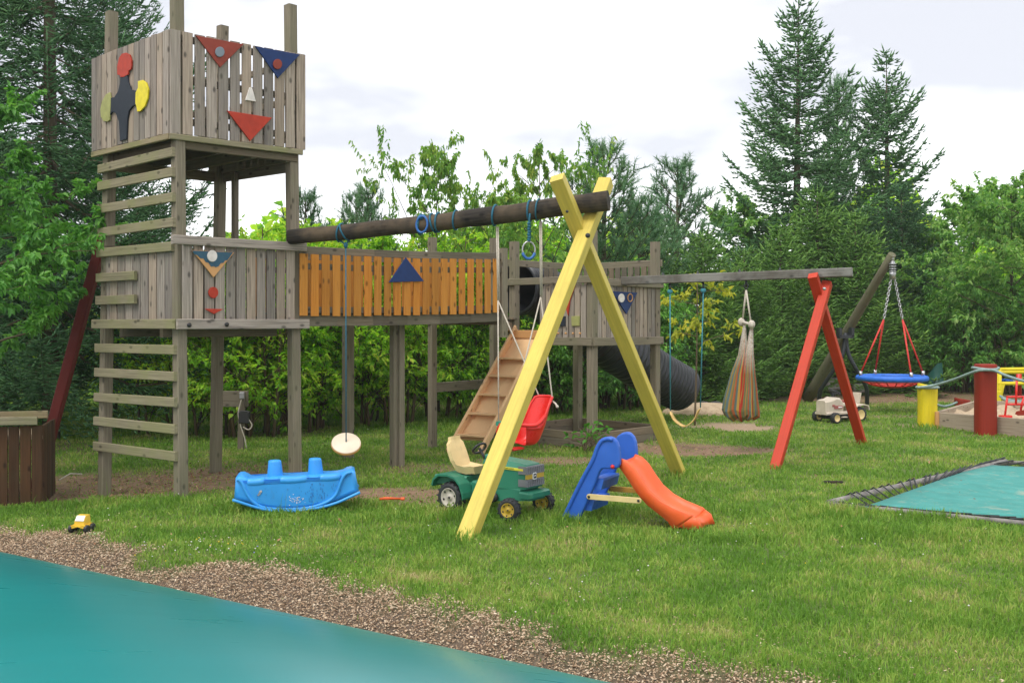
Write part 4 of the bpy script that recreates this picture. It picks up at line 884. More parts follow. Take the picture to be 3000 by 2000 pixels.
# baby swing
bc = P(1537, 1250, 9.2); sw = thing('baby_swing', 'red plastic bucket baby swing hanging on white ropes behind the yellow leg', 'swing', tuple(bc))
f_ = Vector((-.82, -.57, 0)).normalized(); s_ = Vector((.57, -.82, 0)).normalized(); cb = bc + Z * (-.15)
def bucket(u, v):   # u angle from the back, v 0..1 upwards
    cu = math.cos(u); k_ = max(0.0, min(1.0, (1.22 - abs(u)) / .6)); top = .15 + .245 * k_ * k_ * (3 - 2 * k_)
    zz = top * v; r_ = (.10 + .055 * min(1, zz / .18) ** .8 + .02 * max(0, zz - .2) / .2); r_ *= 1 if v > .05 else v / .05 * .5 + .5
    lean_ = .07 * max(0, cu) * (zz / .38) ** 1.5
    return cb - f_ * (math.cos(u) * r_ * 1.08 + lean_) + s_ * (math.sin(u) * r_ * (1.0 + .12 * max(0, cu))) + Z * (zz + .01 - .012 * (1 - abs(cu)))
m = MB(); us = [-2.05 + 4.1 * k / 30 for k in range(31)]
m.loft([[bucket(u, v) for u in us] for v in (0, .04, .12, .25, .4, .55, .7, .85, .96, 1.0)], False, False, True)
m.loft([[bucket(u, 0.0) for u in us], [cb + (bucket(u, 0) - cb) * .45 - Z * .005 for u in us], [cb - Z * .012 for u in us]], False, False, True)
o = part('bucket', m, M['seat_red'], sw); md = o.modifiers.new('thickness', 'SOLIDIFY'); md.thickness = .012; md.offset = 0
m = MB(); m.tube([bucket(u, 1.0) for u in us], .0135, 8); part('rim', m, M['seat_red'], sw)
fb = cb + f_ * .215 + Z * .185
for sg in (-1, 1):
    m = MB(); tip = fb + s_ * sg * .085; m.tube(catpath([bucket(.95 * sg, .97), bucket(1.55 * sg, 1.0) + Z * .03 + s_ * sg * .012, fb + s_ * sg * .115 - f_ * .06 + Z * .0, tip], 6), .016, 8); part('side_arm', m, M['seat_red'], sw)
    m = MB(); m.beam(tip - f_ * .035 + s_ * sg * .01, tip + f_ * .02 - s_ * sg * .012, .04, .036, Z, .008); part('clip', m, M['green_pl'], sw)
m = MB()
for k in range(2): pass
prof = [(fb + Z * .0, .085, .02), (fb - Z * .07 + f_ * .03, .078, .022), (fb - Z * .17 + f_ * .025, .066, .022), (cb + f_ * .15 - Z * .035, .06, .018), (cb + f_ * .04 - Z * .03, .055, .012)]
secs = []
for i, (c_, hw, th) in enumerate(prof):
    d_ = (prof[min(i + 1, 4)][0] - prof[max(i - 1, 0)][0]).normalized(); nn_ = s_.cross(d_)
    secs.append([c_ + s_ * (hw * math.cos(a)) + nn_ * (th * math.sin(a)) for a in [2 * math.pi * k / 14 for k in range(14)]])
m.loft(secs, True, True, True); part('front_guard', m, M['seat_red'], sw)
A1, r1_ = on_log(1455); A2, r2_ = on_log(1581); A1 = A1 - Z * (r1_ + .02); A2 = A2 - Z * (r2_ + .02)
mid1 = P(1459, 880, A1.y - .02); mid2 = P(1584, 870, A2.y - .02)
for top_, md_, e1, e2 in ((A1, mid1, fb - s_ * .085, bucket(-.55, 1.0)), (A2, mid2, fb + s_ * .085, bucket(.6, 1.0))):
    m = MB(); rope(m, [top_, md_], .0065); rope(m, [top_ + Vector((.014, 0, 0)), md_ + Vector((.012, 0, -.0))], .006); part('rope', m, M['rope_w'], sw)
    m = MB(); rope(m, [md_, e1 + Z * .02], .006); part('rope', m, M['rope_w'], sw)
    m = MB(); rope(m, [md_, e2 + Z * .01, e2 - Z * .03], .006); part('rope', m, M['rope_w'], sw)
m = MB(); e2 = bucket(.6, 1.0); rope(m, [e2 - Z * .03, e2 + s_ * .05 - Z * .05, e2 + s_ * .075 - Z * .075], .009); m.ell(e2 + s_ * .075 - Z * .075, .014, .014, .014, 8, 6); part('rope_end', m, M['rope_w'], sw)
for px_, r_ in ((1448, .009), (1575, .007)):
    m = MB(); loop(m, px_, r_, .015); part('tie', m, M['rope_b'], sw)
# ------------------------------------------------------------------ red swing frame with grey beam
ra0, ra1 = G(2264, 1366), G(2535, 1306)
GB0, GB1 = P(1822, 823, 12.98), P(2497, 797, 11.85); gbd = (GB1 - GB0).normalized()
rf = thing('swing_frame', 'red timber swing frame with a weathered grey square beam', 'swing frame', tuple((ra0 + ra1) * .5))
cxp = P(2406, 864, 12.0)
for a_, e_, o_ in ((ra0, .075, .03), (ra1, .12, -.03)):
    b_ = a_ + (cxp - a_) * (1 + e_); off = gbd * o_; d_ = (b_ - a_).normalized(); m = MB(); m.beam(a_ - d_ * .15 + off, b_ + off, .105, .10, gbd, .006); part('leg', m, M['red'], rf)
m = MB(); m.beam(GB0, GB1, .10, .10, Z, .008); part('beam', m, M['greybeam'], rf)
m = MB(); m.lathe([(0, 0), (.02, 0), (.016, .014), (0, .02)], 8, P(2415, 846, 11.72), Vector((-.3, -1, .1)).normalized()); part('bolt', m, M['steel'], rf)
m = MB()
for px in (1951, 2058, 2182, 2298): 
    u = (px - 1822) / 675; c_ = GB0.lerp(GB1, u); m.lathe([(0, 0), (.018, 0), (.018, .012), (.008, .018), (.008, .035), (0, .04)], 8, c_ + Z * .05, Z)
part('hook_bolt', m, M['dsteel'], rf)
def on_beam(px):
    k = min(range(300), key=lambda k: abs(CX + F * GB0.lerp(GB1, k / 299).x / GB0.lerp(GB1, k / 299).y - px)); return GB0.lerp(GB1, k / 299)
# belt swing
b1, b2 = on_beam(1962), on_beam(2061); bs_ = thing('belt_swing', 'tan belt seat sagging between two thin turquoise ropes', 'swing', tuple(P(2006, 1246, b1.y)))
e1, e2 = P(1964, 1205, b1.y), P(2052, 1196, b2.y)
for b_, e_ in ((b1, e1), (b2, e2)):
    m = MB(); rope(m, [b_ - Z * .05, b_ - Z * .13], .012); part('hanger', m, M['dsteel'], bs_)
    m = MB(); m.ell(b_ - Z * .15, .035, .02, .03, 8, 6); rope(m, [b_ - Z * .13, e_ + Z * .01], .0075); part('rope', m, M['rope_t'], bs_)
m = MB(); sag = [e1, P(1968, 1214, b1.y), P(1979, 1232, b1.y), P(2000, 1246, b1.y - .02), P(2013, 1246, b2.y), P(2035, 1228, b2.y), P(2046, 1203, b2.y), e2]; sag = catpath(sag, 5); sv = Vector((.34, .94, .0)).normalized()
secs = []
for i, p_ in enumerate(sag):
    d_ = (sag[min(i + 1, len(sag) - 1)] - sag[max(i - 1, 0)]).normalized(); nn_ = d_.cross(sv).normalized(); hw = .075 * min(1, .45 + .12 * min(i, len(sag) - 1 - i))
    secs.append([p_ + sv * hw + nn_ * .004, p_ - sv * hw + nn_ * .004, p_ - sv * hw - nn_ * .004, p_ + sv * hw - nn_ * .004])
m.loft(secs, True, True, True); part('belt_seat', m, M['belt'], bs_)
# hammock chair
hb = on_beam(2186); hd = hb.y; hm = thing('hammock_chair', 'striped cloth hammock chair gathered and hanging from the grey beam', 'hammock chair', tuple(P(2180, 1230, hd)))
m = MB(); m.tube([P(2186, 838, hd) + Vector((.02 * math.cos(k * .7), 0, .03 * math.sin(k * .7))) for k in range(9)], .008, 6, closed=True); rope(m, [hb - Z * .05, P(2186, 836, hd)], .012); part('hanger', m, M['dsteel'], hm)
for x_, dy in ((2175, .08), (2199, -.08)):
    m = MB(); rope(m, [P(2186, 850, hd), P(x_, 940, hd + dy)], .011); part('strap', m, M['rope_w'], hm)
bar0, bar1 = P(2172, 943, hd + .09), P(2202, 950, hd - .10); bdv = (bar1 - bar0).normalized()
m = MB(); m.tube([bar0 - bdv * .03, bar1 + bdv * .03], .019, 10); m.ell(bar0, .042, .042, .05, 10, 8); m.ell(bar1, .042, .042, .05, 10, 8); part('spreader_bar', m, M['rope_w'], hm)
t = NT('striped_cloth'); uvn = t.uv(); sx = t.n("SeparateXYZ"); t.l(uvn, sx.inputs[0])
fr_ = t.math('FRACT', t.math('MULTIPLY', sx.outputs[0], 5.0))
c = t.ramp(fr_, (0, (.30, .17, .035)), (.14, (.14, .15, .06)), (.28, (.34, .09, .025)), (.40, (.10, .15, .13)), (.52, (.38, .22, .04)), (.66, (.36, .025, .01)), (.78, (.17, .16, .05)), (.9, (.08, .13, .13)), interp='CONSTANT')
nz = t.noise(t.obj(), 55, 4, .7); c = t.mix(t.ramp(sx.outputs[1], (.2, (1, 1, 1)), (.45, (0, 0, 0))), c, t.mix(t.ramp(nz, (.4, (0, 0, 0)), (.62, (.6, .6, .6))), (.60, .55, .48), c)); 
t.col(c); t.set(Roughness=.9); t.bump(nz, .3, .004); M['cloth'] = t.m
def hammock(side):
    rows = [(946, 2178, 2184, 0, .0), (985, 2172, 2187, .2, .05), (1040, 2163, 2192, .35, .1), (1095, 2142, 2195, .5, .14), (1135, 2132, 2198, .6, .18), (1170, 2122, 2202, .75, .22), (1200, 2117, 2200, .9, .25), (1215, 2124, 2198, .97, .24), (1228, 2140, 2190, 1.0, .18)] if side == 0 else \
           [(950, 2199, 2206, 0, .0), (990, 2192, 2207, .15, .04), (1040, 2184, 2208, .3, .08), (1095, 2178, 2212, .45, .12), (1135, 2174, 2216, .6, .15), (1170, 2168, 2218, .75, .19), (1200, 2164, 2222, .88, .21), (1216, 2166, 2222, .97, .2), (1226, 2172, 2205, 1.0, .13)]
    mb = MB(); n_ = 64; secs = []
    for (y_, xa, xb, v, dep) in rows:
        y0 = hd + (.06 if side == 0 else -.06); ca = P(xa, y_, y0); cb_ = P(xb, y_, y0); c_ = (ca + cb_) / 2; rx = (cb_ - ca).length / 2; ry = max(.025, dep * .75)
        pts = []
        for k in range(n_):
            a = 2 * math.pi * k / n_; pl = 1 + .10 * min(1, v * 1.6) * math.sin(a * 11 + side) + .06 * v * math.sin(a * 5 + 2 * v + side * 2)
            pts.append(c_ + Vector((rx * math.cos(a) * pl, ry * math.sin(a) * pl, .02 * v * math.sin(a * 6 + 1))))
        secs.append((pts, v))
    for (pa, va), (pb, vb) in zip(secs, secs[1:]):
        ia = mb.add(pa); ib = mb.add(pb)
        for k in range(n_):
            j = (k + 1) % n_; mb.face((ia + k, ia + j, ib + j, ib + k), [(k / n_ + side * .37, va), ((k + 1) / n_ + side * .37, va), ((k + 1) / n_ + side * .37, vb), (k / n_ + side * .37, vb)][::1], True)
    mb.face([mb.add(secs[-1][0]) + k for k in range(n_)], None, True); return mb
for sd_ in (0, 1):
    mb = hammock(sd_)
    part('cloth_seat', mb, M['cloth'], hm)
# ------------------------------------------------------------------ basket swing on a leaning pole
np_ = thing('pole_swing_stand', 'thick leaning grey pole held by a dark bent metal stand', 'swing stand', tuple(G(2362, 1185)))
pb, ptp = P(2362, 1152, 20.4), P(2614, 745, 18.0); pb = Vector((pb.x, pb.y, -.05))
pb = Vector(((2366 - CX) / F * 20.4, 20.4, .05))
m = MB(); m.tube([pb.lerp(ptp, k / 8) for k in range(9)], [.108 - .042 * k / 8 for k in range(9)], 16); part('pole', m, M['pole'], np_)
for pts in ([(2478, 975, 19.0), (2468, 1040, 19.0), (2445, 1080, 19.1), (2415, 1125, 19.3), (2402, 1150, 19.4), (2399, 1192, 19.6)], [(2478, 975, 19.0), (2484, 1030, 19.0), (2505, 1075, 19.0), (2525, 1110, 19.1), (2539, 1140, 19.2), (2540, 1188, 19.4)]):
    m = MB(); m.tube(catpath([P(*q) for q in pts], 5), .038, 8); part('stand_leg', m, M['dsteel'], np_)
m = MB(); m.beam(P(2458, 960, 19.0), P(2458, 985, 19.0), .05, .2, Vector((1, 0, 0))); m.beam(P(2494, 960, 19.0), P(2494, 985, 19.0), .05, .2, Vector((1, 0, 0))); m.beam(P(2456, 986, 19.0), P(2496, 986, 19.0), .06, .2, Z); part('bracket', m, M['dsteel'], np_)
bk = thing('basket_swing', 'round blue rimmed basket swing with red ropes and chains under the pole tip', 'swing', tuple(P(2613, 1125, 18)))
rc = P(2613, 1107, 18.0); rr_ = .545
m = MB(); m.tube([rc + Vector((rr_ * math.cos(2 * math.pi * k / 40), rr_ * math.sin(2 * math.pi * k / 40), -.02 * math.cos(2 * math.pi * k / 40) * 0 + .0)) for k in range(40)], .05, 10, closed=True); part('rim', m, M['nest_blue'], bk)
m = MB()
for k in range(18):
    a = 2 * math.pi * k / 18; m.tube([rc + Vector((math.cos(a) * rr_ * q, math.sin(a) * rr_ * q, -.16 * (1 - q * q) ** .7)) for q in (1, .85, .65, .4, .1)], .011, 5)
for q in (.2, .38, .55, .7, .85): m.tube([rc + Vector((math.cos(2 * math.pi * k / 28) * rr_ * q, math.sin(2 * math.pi * k / 28) * rr_ * q, -.16 * (1 - q * q) ** .7)) for k in range(28)], .010, 5, closed=True)
m.loft([[rc + Vector((math.cos(2 * math.pi * k / 24) * rr_ * q, math.sin(2 * math.pi * k / 24) * rr_ * q, -.16 * (1 - q * q) ** .7 - .012)) for k in range(24)] for q in (.62, .4, .2, .02)], True, False, True)
part('net', m, M['nest_red'], bk)
j1, j2 = P(2589, 936, 18.0), P(2644, 936, 18.0); sv_ = P(2615, 812, 18.0)
for a, j in ((math.pi * 1.02, j1), (math.pi * .56, j1), (math.pi * 1.575, j2), (math.pi * .02, j2)):
    q = rc + Vector((rr_ * math.cos(a), rr_ * math.sin(a), .05)); m = MB(); rope(m, [q + Z * .03, j], .015); part('rope', m, M['nest_red'], bk)
    m = MB(); m.tube([q - Z * .03, q + Z * .07], .03, 8); part('shackle', m, M['steel'], bk)
for j, x_ in ((j1, -.02), (j2, .03)):
    e_ = sv_ + Vector((x_, 0, 0)); m = MB(); n_ = 16
    for k in range(n_):
        p_ = j.lerp(e_, (k + .5) / n_); d_ = (e_ - j).normalized(); s0 = Vector((1, 0, 0)) if k % 2 else Vector((0, 1, 0)); s0 = (s0 - d_ * s0.dot(d_)).normalized()
        m.tube([p_ + d_ * (.036 * math.cos(2 * math.pi * q / 10)) + s0 * (.02 * math.sin(2 * math.pi * q / 10)) for q in range(10)], .0075, 5, closed=True)
    part('chain', m, M['chain'], bk)
m = MB(); tp = P(2615, 766, 18.0); m.tube([sv_ - Z * .03, sv_.lerp(tp, .3), sv_.lerp(tp, .35), tp], [.055, .055, .04, .04], 10); m.tube([tp, tp + Z * .1], .03, 8)
for k in range(5): m.tube([sv_.lerp(tp, .2 + .16 * k) + Vector((.052 * math.cos(q * .63), .052 * math.sin(q * .63), 0)) for q in range(10)], .012, 5, closed=True)
part('swivel', m, M['steel'], bk)

# ------------------------------------------------------------------ foreground pillow
m = MB(); nu, nv = 60, 26; W2 = 1.62
secs = []
for i in range(nu + 1):
    tt_ = -7.2 + 14.0 * i / nu; en = (max(0, 1 - abs((tt_ + .2) / 7.1) ** 4)) ** .5; row = []
    for j in range(nv + 1):
        a = math.pi * j / nv; s_v = .055 + .02 * max(-3.5, min(3, tt_)) - W2 + W2 * math.cos(a) * (1 if en > .02 else .3); u_ = math.cos(a)
        zz = -.07 + .50 * (1 - u_ * u_) ** .92 * en
        row.append(Vector((PE.x + PD.x * tt_ + PN.x * s_v, PE.y + PD.y * tt_ + PN.y * s_v, zz)))
    secs.append(row)
m.loft(secs, False, False, True)
solo('bouncing_pillow', m, M['pillow'], 'large glossy teal bouncing pillow filling the lower left corner', 'bouncing pillow', loc=Vector((PE.x - PN.x * 1.6, PE.y - PN.y * 1.6, -.1)))
# ------------------------------------------------------------------ in-ground trampoline
tr_ = thing('trampoline', 'turquoise in-ground trampoline mat with pipe frame and black straps', 'trampoline', (TRAMP[0].x, TRAMP[0].y, 0))
e_u = (TRAMP[1] - TRAMP[0]).normalized(); e_v = (TRAMP[3] - TRAMP[0]).normalized()
m = MB(); n_ = 16; base = []
for i in range(n_ + 1):
    row = []
    for j in range(n_ + 1):
        q = TRAMP[0].lerp(TRAMP[3], j / n_).lerp(TRAMP[1].lerp(TRAMP[2], j / n_), i / n_); row.append(Vector((q.x, q.y, .045 - .03 * math.sin(math.pi * i / n_) * math.sin(math.pi * j / n_))))
    base.append(row)
m.loft(base, False, False, True); o = part('mat', m, M['mat'], tr_); md = o.modifiers.new('thickness', 'SOLIDIFY'); md.thickness = .012
gr_ = .30; fr2 = [TRAMP[0] - e_u * gr_ * .9 - e_v * gr_ * .3 + Vector((0, 0)), TRAMP[1] - e_v * gr_ * 1.05 + e_u * .35, TRAMP[2] + e_u * .35 + e_v * gr_, TRAMP[3] - e_u * .16 + e_v * gr_]
fr2[0] = G(2428, 1474, .035).to_2d(); fr2[1] = G(2945, 1352, .035).to_2d()
fr2[3] = fr2[0] + (G(3000, 1531, .035).to_2d() - fr2[0]).normalized() * 3.6
for a_, b_ in ((fr2[0], fr2[1]), (fr2[1], fr2[2]), (fr2[2], fr2[3]), (fr2[3], fr2[0])):
    m = MB(); m.tube([Vector((a_.x, a_.y, .03)).lerp(Vector((b_.x, b_.y, .03)), k / 6) for k in range(7)], (.036 if b_ is fr2[1] else .022), 12); part('frame_pipe', m, simple('pipe_grey', (.21, .19, .175), .6, .0, .45, 9) if 'pg' not in M else M['pg'], tr_)
def strap(*pts):
    m = MB(); m.tube(pts, .0075, 4); part('strap', m, M['strap'], tr_)
for k in range(22):
    u = (k + .5 + random.uniform(-.25, .25)) / 22; a_ = TRAMP[0].lerp(TRAMP[1], u); b_ = fr2[0].lerp(fr2[1], min(1, u * .96 + random.uniform(.05, .075))); strap(Vector((a_.x, a_.y, .045)), Vector((b_.x, b_.y, .082)), Vector((b_.x - e_v.x * .06, b_.y - e_v.y * .06, .03)))
    a_ = TRAMP[0].lerp(TRAMP[3], u); b_ = fr2[0].lerp(fr2[3], u); strap(Vector((a_.x, a_.y, .045)), Vector((b_.x, b_.y, .055)))
    a_ = TRAMP[1].lerp(TRAMP[2], u); b_ = fr2[1].lerp(fr2[2], u); strap(Vector((a_.x, a_.y, .045)), Vector((b_.x, b_.y, .055)))
# ------------------------------------------------------------------ box and leaning pole at the left
bx = thing('plank_box', 'low brown vertical plank box at the left edge with a pale top board', 'box', tuple(G(80, 1462, -.09)))
q0 = Vector((-4.16, 9.38, 0)); bdr = Vector((-.96, -.27, 0)).normalized()
m = MB(); random.seed(3)
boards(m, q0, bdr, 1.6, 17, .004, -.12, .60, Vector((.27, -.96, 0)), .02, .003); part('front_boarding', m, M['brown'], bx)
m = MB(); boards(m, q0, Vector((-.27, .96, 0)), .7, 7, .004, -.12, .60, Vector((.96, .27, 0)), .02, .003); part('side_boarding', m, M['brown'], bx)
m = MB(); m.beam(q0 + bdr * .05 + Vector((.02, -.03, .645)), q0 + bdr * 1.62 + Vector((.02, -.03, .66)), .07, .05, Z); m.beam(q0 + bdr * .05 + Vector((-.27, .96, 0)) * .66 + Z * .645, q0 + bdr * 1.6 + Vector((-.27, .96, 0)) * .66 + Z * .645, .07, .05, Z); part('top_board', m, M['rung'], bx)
m = MB(); m.prism([q0 + Z * .48, q0 + bdr * 1.6 + Z * .48, q0 + bdr * 1.6 + Vector((-.19, .67, .48)), q0 + Vector((-.19, .67, .48))], Vector((0, 0, .03))); part('soil_fill', m, M['sand'], bx)
m = MB(); a_ = P(143, 1290, 10.35); b_ = P(300, 700, 10.75); d_ = (b_ - a_).normalized(); m.beam(a_ - d_ * .55, b_, .10, .10, Vector((0, 1, 0)), .01)
solo('leaning_post', m, M['redpole_shaded'], 'red square post coloured dark for shade, leaning against the tall tower behind the plank box', 'post', loc=Vector((a_.x, a_.y, 0)))
# utility post
ut = thing('utility_post', 'dark stake with electrical boxes standing among shrubs behind the tower', 'utility post', tuple(G(712, 1312)))
ud = 12.6; m = MB(); a_ = P(705, 1312, ud); a_.z = -.1; m.beam(a_, P(709, 1150, ud), .07, .06, Vector((1, 0, 0))); part('stake', m, M['dark'], ut)
m = MB(); m.box(P(690, 1168, ud + .03), (.30, .04, .19)); part('panel', m, M['dark'], ut)
m = MB(); m.box(P(716, 1222, ud - .05), (.12, .08, .14), .01); m.box(P(716, 1205, ud - .06), (.09, .06, .02), .004); part('socket_box', m, M['ink'], ut)
m = MB(); m.box(P(709, 1158, ud - .06), (.05, .04, .08), .01); part('switch', m, M['grey_pl'], ut)
m = MB(); m.tube(catpath([P(707, 1170, ud - .06), P(698, 1210, ud - .06), P(706, 1250, ud - .07), P(716, 1280, ud - .06), P(722, 1312, ud - .05)], 5), .007, 5); m.tube(catpath([P(726, 1225, ud - .06), P(738, 1245, ud - .06), P(728, 1258, ud - .06), P(712, 1250, ud - .06)], 5), .008, 5); part('cable', m, M['rope_w'], ut)
m = MB(); m.tube([G(172, 1412) + Z * .02, G(205, 1402) + Z * .05, G(240, 1397) + Z * .03], .007, 6); solo('stick', m, M['rope_w'], 'bare white stick lying on brown litter beside the plank box', 'stick')
# ------------------------------------------------------------------ toys
def local_frame(o, xs):      # a vertical plane through o along xs, for reading outlines
    n_ = Vector((xs.y, -xs.x, 0)); return lambda px, py: hit(px, py, o, n_)
# blue rocker
rd = 8.42; ro = Vector(((868 - CX) / F * rd, rd, 0)); rx_ = Vector((.985, .17, 0)).normalized(); rn = Vector((rx_.y, -rx_.x, 0)); fl = local_frame(ro, rx_)
rk = thing('rocker', 'blue moulded plastic two post rocker seesaw with scuffed side', 'rocker toy', tuple(ro))
def zr(pts): return [fl(x / 4.704 + 650, y / 4.704 + 1250) for x, y in pts]
bk_ = -rn
out_ = zr([(160, 1000), (172, 850), (182, 715), (215, 693), (270, 690), (325, 715), (365, 742), (420, 752), (500, 745), (600, 728), (700, 705), (830, 706), (940, 716), (1060, 710), (1180, 692), (1300, 680), (1395, 680), (1500, 684), (1600, 672), (1680, 655), (1735, 622), (1790, 612), (1838, 625), (1862, 760), (1895, 895), (1750, 965), (1600, 1032), (1400, 1092), (1200, 1130), (1000, 1150), (800, 1152), (620, 1135), (480, 1105), (330, 1060)])
m = MB(); m.prism([p_ + bk_ * .02 for p_ in out_], bk_ * .34, .035, True); part('body', m, M['blue_pl'], rk)
lip = zr([(145, 1005), (330, 1065), (480, 1112), (620, 1145), (800, 1163), (1000, 1160), (1200, 1140), (1400, 1102), (1600, 1040), (1750, 972), (1905, 902)])
m = MB(); m.tube(catpath([p_ + bk_ * .005 for p_ in lip], 3), .012, 8); m.tube(catpath([p_ + bk_ * .375 for p_ in lip], 3), .012, 8); part('lip', m, M['blue_pl'], rk)
rib = zr([(205, 728), (245, 745), (285, 800), (315, 870), (350, 940), (400, 1010), (480, 1075), (600, 1120), (800, 1140), (1000, 1138), (1200, 1118), (1350, 1078), (1480, 1020), (1560, 950), (1600, 880), (1632, 790), (1670, 700), (1720, 645), (1790, 628)])
m = MB(); m.tube(catpath([p_ + bk_ * .016 for p_ in rib], 4), .013, 8); part('rib', m, M['blue_pl'], rk)
for pts, (ax0, ay0), (ax1, ay1), wa, wb in ((0, (720, 760), (712, 500), 108, 86), (0, (1290, 735), (1280, 472), 106, 82)):
    a_, b_ = zr([(ax0, ay0), (ax1, ay1)]); s0 = .000577; secs = []
    for u, k in ((-.25, 1.12), (0, 1.05), (.5, .93), (.9, .83), (.97, .80), (1.0, .70), (1.0, .52), (.965, .44), (.96, .1)):
        c_ = a_.lerp(b_, u) + bk_ * .19; w_ = wa * s0 * k * 1.0; secs.append([c_ + rx_ * (w_ * math.cos(2 * math.pi * q / 24)) + rn * (.062 * k * math.sin(2 * math.pi * q / 24)) for q in range(24)])
    m = MB(); m.loft(secs, True, True, True); part('hand_post', m, M['blue_pl'], rk)
for xa, xb, ya in ((325, 600, 775), (770, 1200, 745), (1330, 1650, 715)):      # the seat pads that roll over the top edge
    a_, b_ = zr([(xa, ya + 12), (xb, ya - 12)]); m = MB(); c0_ = bk_ * .19
    m.tube([a_.lerp(b_, k / 8) + bk_ * .045 - Z * (.008 * math.sin(math.pi * k / 8) - .008) for k in range(9)], [.018] + [.034] * 7 + [.018], 12); part('seat_edge', m, M['blue_pl'], rk)
m = MB(); bse = zr([(470, 1100), (520, 1150), (650, 1185), (800, 1200), (1000, 1196), (1200, 1180), (1400, 1140), (1560, 1080), (1600, 1030), (1000, 1100)]); m.prism([p_ + bk_ * .07 for p_ in bse], bk_ * .24, .02, True); part('rocking_base', m, M['slide_blue'], rk)
t = NT('scuff_paper'); t.col(t.ramp(t.noise(t.obj(), 60, 3), (.4, (.72, .62, .5)), (.55, (.2, .25, .3)))); M['scuff'] = t.m
m = MB(); m.prism([p_ + bk_ * .018 for p_ in zr([(490, 940), (520, 880), (548, 878), (552, 895), (515, 945), (495, 958)])], -bk_ * .004); part('torn_sticker', m, M['scuff'], rk)
random.seed(8); m = MB()
for k in range(46):
    x_ = random.gauss(1015, 55); y_ = random.gauss(1012, 34); w_ = random.uniform(6, 20); h_ = random.uniform(4, 12); m.prism([p_ + bk_ * .0185 for p_ in zr([(x_, y_), (x_ + w_, y_ - h_ * .4), (x_ + w_ * .8, y_ + h_ * .5), (x_ + 3, y_ + h_)])], -bk_ * .0015)
part('worn_print', m, M['white'], rk)
m = MB()
for k in range(95):
    x_ = random.choice([random.gauss(1560, 60), random.gauss(1220, 18), random.uniform(380, 1750), random.gauss(1370, 50)]); y_ = random.uniform(770, 1040); h_ = random.uniform(8, 42); w_ = random.uniform(2, 7)
    if y_ + h_ > 1090 or (x_ > 1560 and y_ > 930): continue
    m.prism([p_ + bk_ * .0186 for p_ in zr([(x_, y_), (x_ + w_, y_ + 2), (x_ + w_ * .7, y_ + h_), (x_ - 1, y_ + h_ * .8)])], -bk_ * .001)
part('scratches', m, M['ring_b'], rk)

# toy tractors
def wheel(T, c, r, w_, rim_mat, steer=0.0, holes=6):
    c = Vector(c); ax = Vector((math.sin(-steer), math.cos(steer), 0)); m = MB(); pr = [(r * .58, -w_ * .42), (r * .62, -w_ * .5), (r * .86, -w_ * .48), (r * .95, -w_ * .3), (r * .96, 0), (r * .95, w_ * .3), (r * .86, w_ * .48), (r * .62, w_ * .5), (r * .58, w_ * .42)]
    m.lathe(pr, 32, c, ax, True, 0, False); fx = ax.cross(Z).normalized(); n_ = 16
    for k in range(n_):
        for sg in (-1, 1):
            a = 2 * math.pi * (k + (.5 if sg > 0 else 0)) / n_; rd_ = fx * math.cos(a) + Z * math.sin(a); tg = -fx * math.sin(a) + Z * math.cos(a)
            m.beam(c + rd_ * r * .965 + tg * r * .03, c + rd_ * r * .925 + ax * (sg * w_ * .5) - tg * r * .1, r * .11, r * .09, tg, .002)
    o = part('wheel', m, M['tyre'], T, None, True); m = MB()
    m.lathe([(0, -w_ * .36), (r * .18, -w_ * .38), (r * .2, -w_ * .30), (r * .42, -w_ * .34), (r * .52, -w_ * .40), (r * .585, -w_ * .52), (r * .61, -w_ * .50), (r * .59, -w_ * .3), (r * .59, w_ * .3), (r * .61, w_ * .5), (r * .58, w_ * .5), (r * .5, w_ * .38), (0, w_ * .34)], 28, c, ax, True, 0, False)
    part('rim', m, rim_mat, o, None, True); m = MB()
    for k in range(holes):
        a = 2 * math.pi * k / holes + .3; q = c + (fx * math.cos(a) + Z * math.sin(a)) * r * .47 - ax * (w_ * .385); m.lathe([(0, .0), (r * .075, 0), (r * .07, -.004), (0, -.004)], 8, q, ax)  # black discs on the rim stand in for the shade inside its holes
    m.lathe([(0, 0), (r * .07, 0), (r * .06, -.008), (0, -.008)], 10, c - ax * (w_ * .38), ax); part('rim_hole_dark', m, M['ink'], o, None, True)
    return o
def text(T, s, loc, rot, size, mat, nm='lettering'):
    cu = bpy.data.curves.new(nm, 'FONT'); cu.body = s; cu.size = size; cu.extrude = .0008; cu.materials.append(mat); tmp = link(bpy.data.objects.new(nm + '_tmp', cu)); bpy.context.view_layer.update(); me = bpy.data.meshes.new_from_object(tmp.evaluated_get(bpy.context.evaluated_depsgraph_get())); bpy.data.objects.remove(tmp); me.materials.clear(); me.materials.append(mat); o = link(bpy.data.objects.new(nm, me)); o.parent = T; o.location = loc; o.rotation_euler = rot; WM[o.name] = WM[T.name]; return o
def sect(x, hw, z0, z1, ch): return [Vector((x, -hw, z0)), Vector((x, hw, z0)), Vector((x, hw, z1 - ch)), Vector((x, hw - ch * .8, z1)), Vector((x, -hw + ch * .8, z1)), Vector((x, -hw, z1 - ch))]
gt = thing('toy_tractor', 'green pedal tractor with cream seat behind the near yellow leg', 'pedal tractor', (-.47, 8.44, 0), R(-36))
wheel(gt, (.0, -.01, .122), .125, .10, M['rim_grey']); wheel(gt, (.0, .36, .122), .125, .10, M['rim_grey'])
wheel(gt, (.60, -.06, .088), .090, .075, M['tr_gold'], R(12)); wheel(gt, (.60, .40, .088), .090, .075, M['tr_gold'], R(12))
cyv = .175
def sh(v): return [p_ + Vector((0, cyv, 0)) for p_ in v]
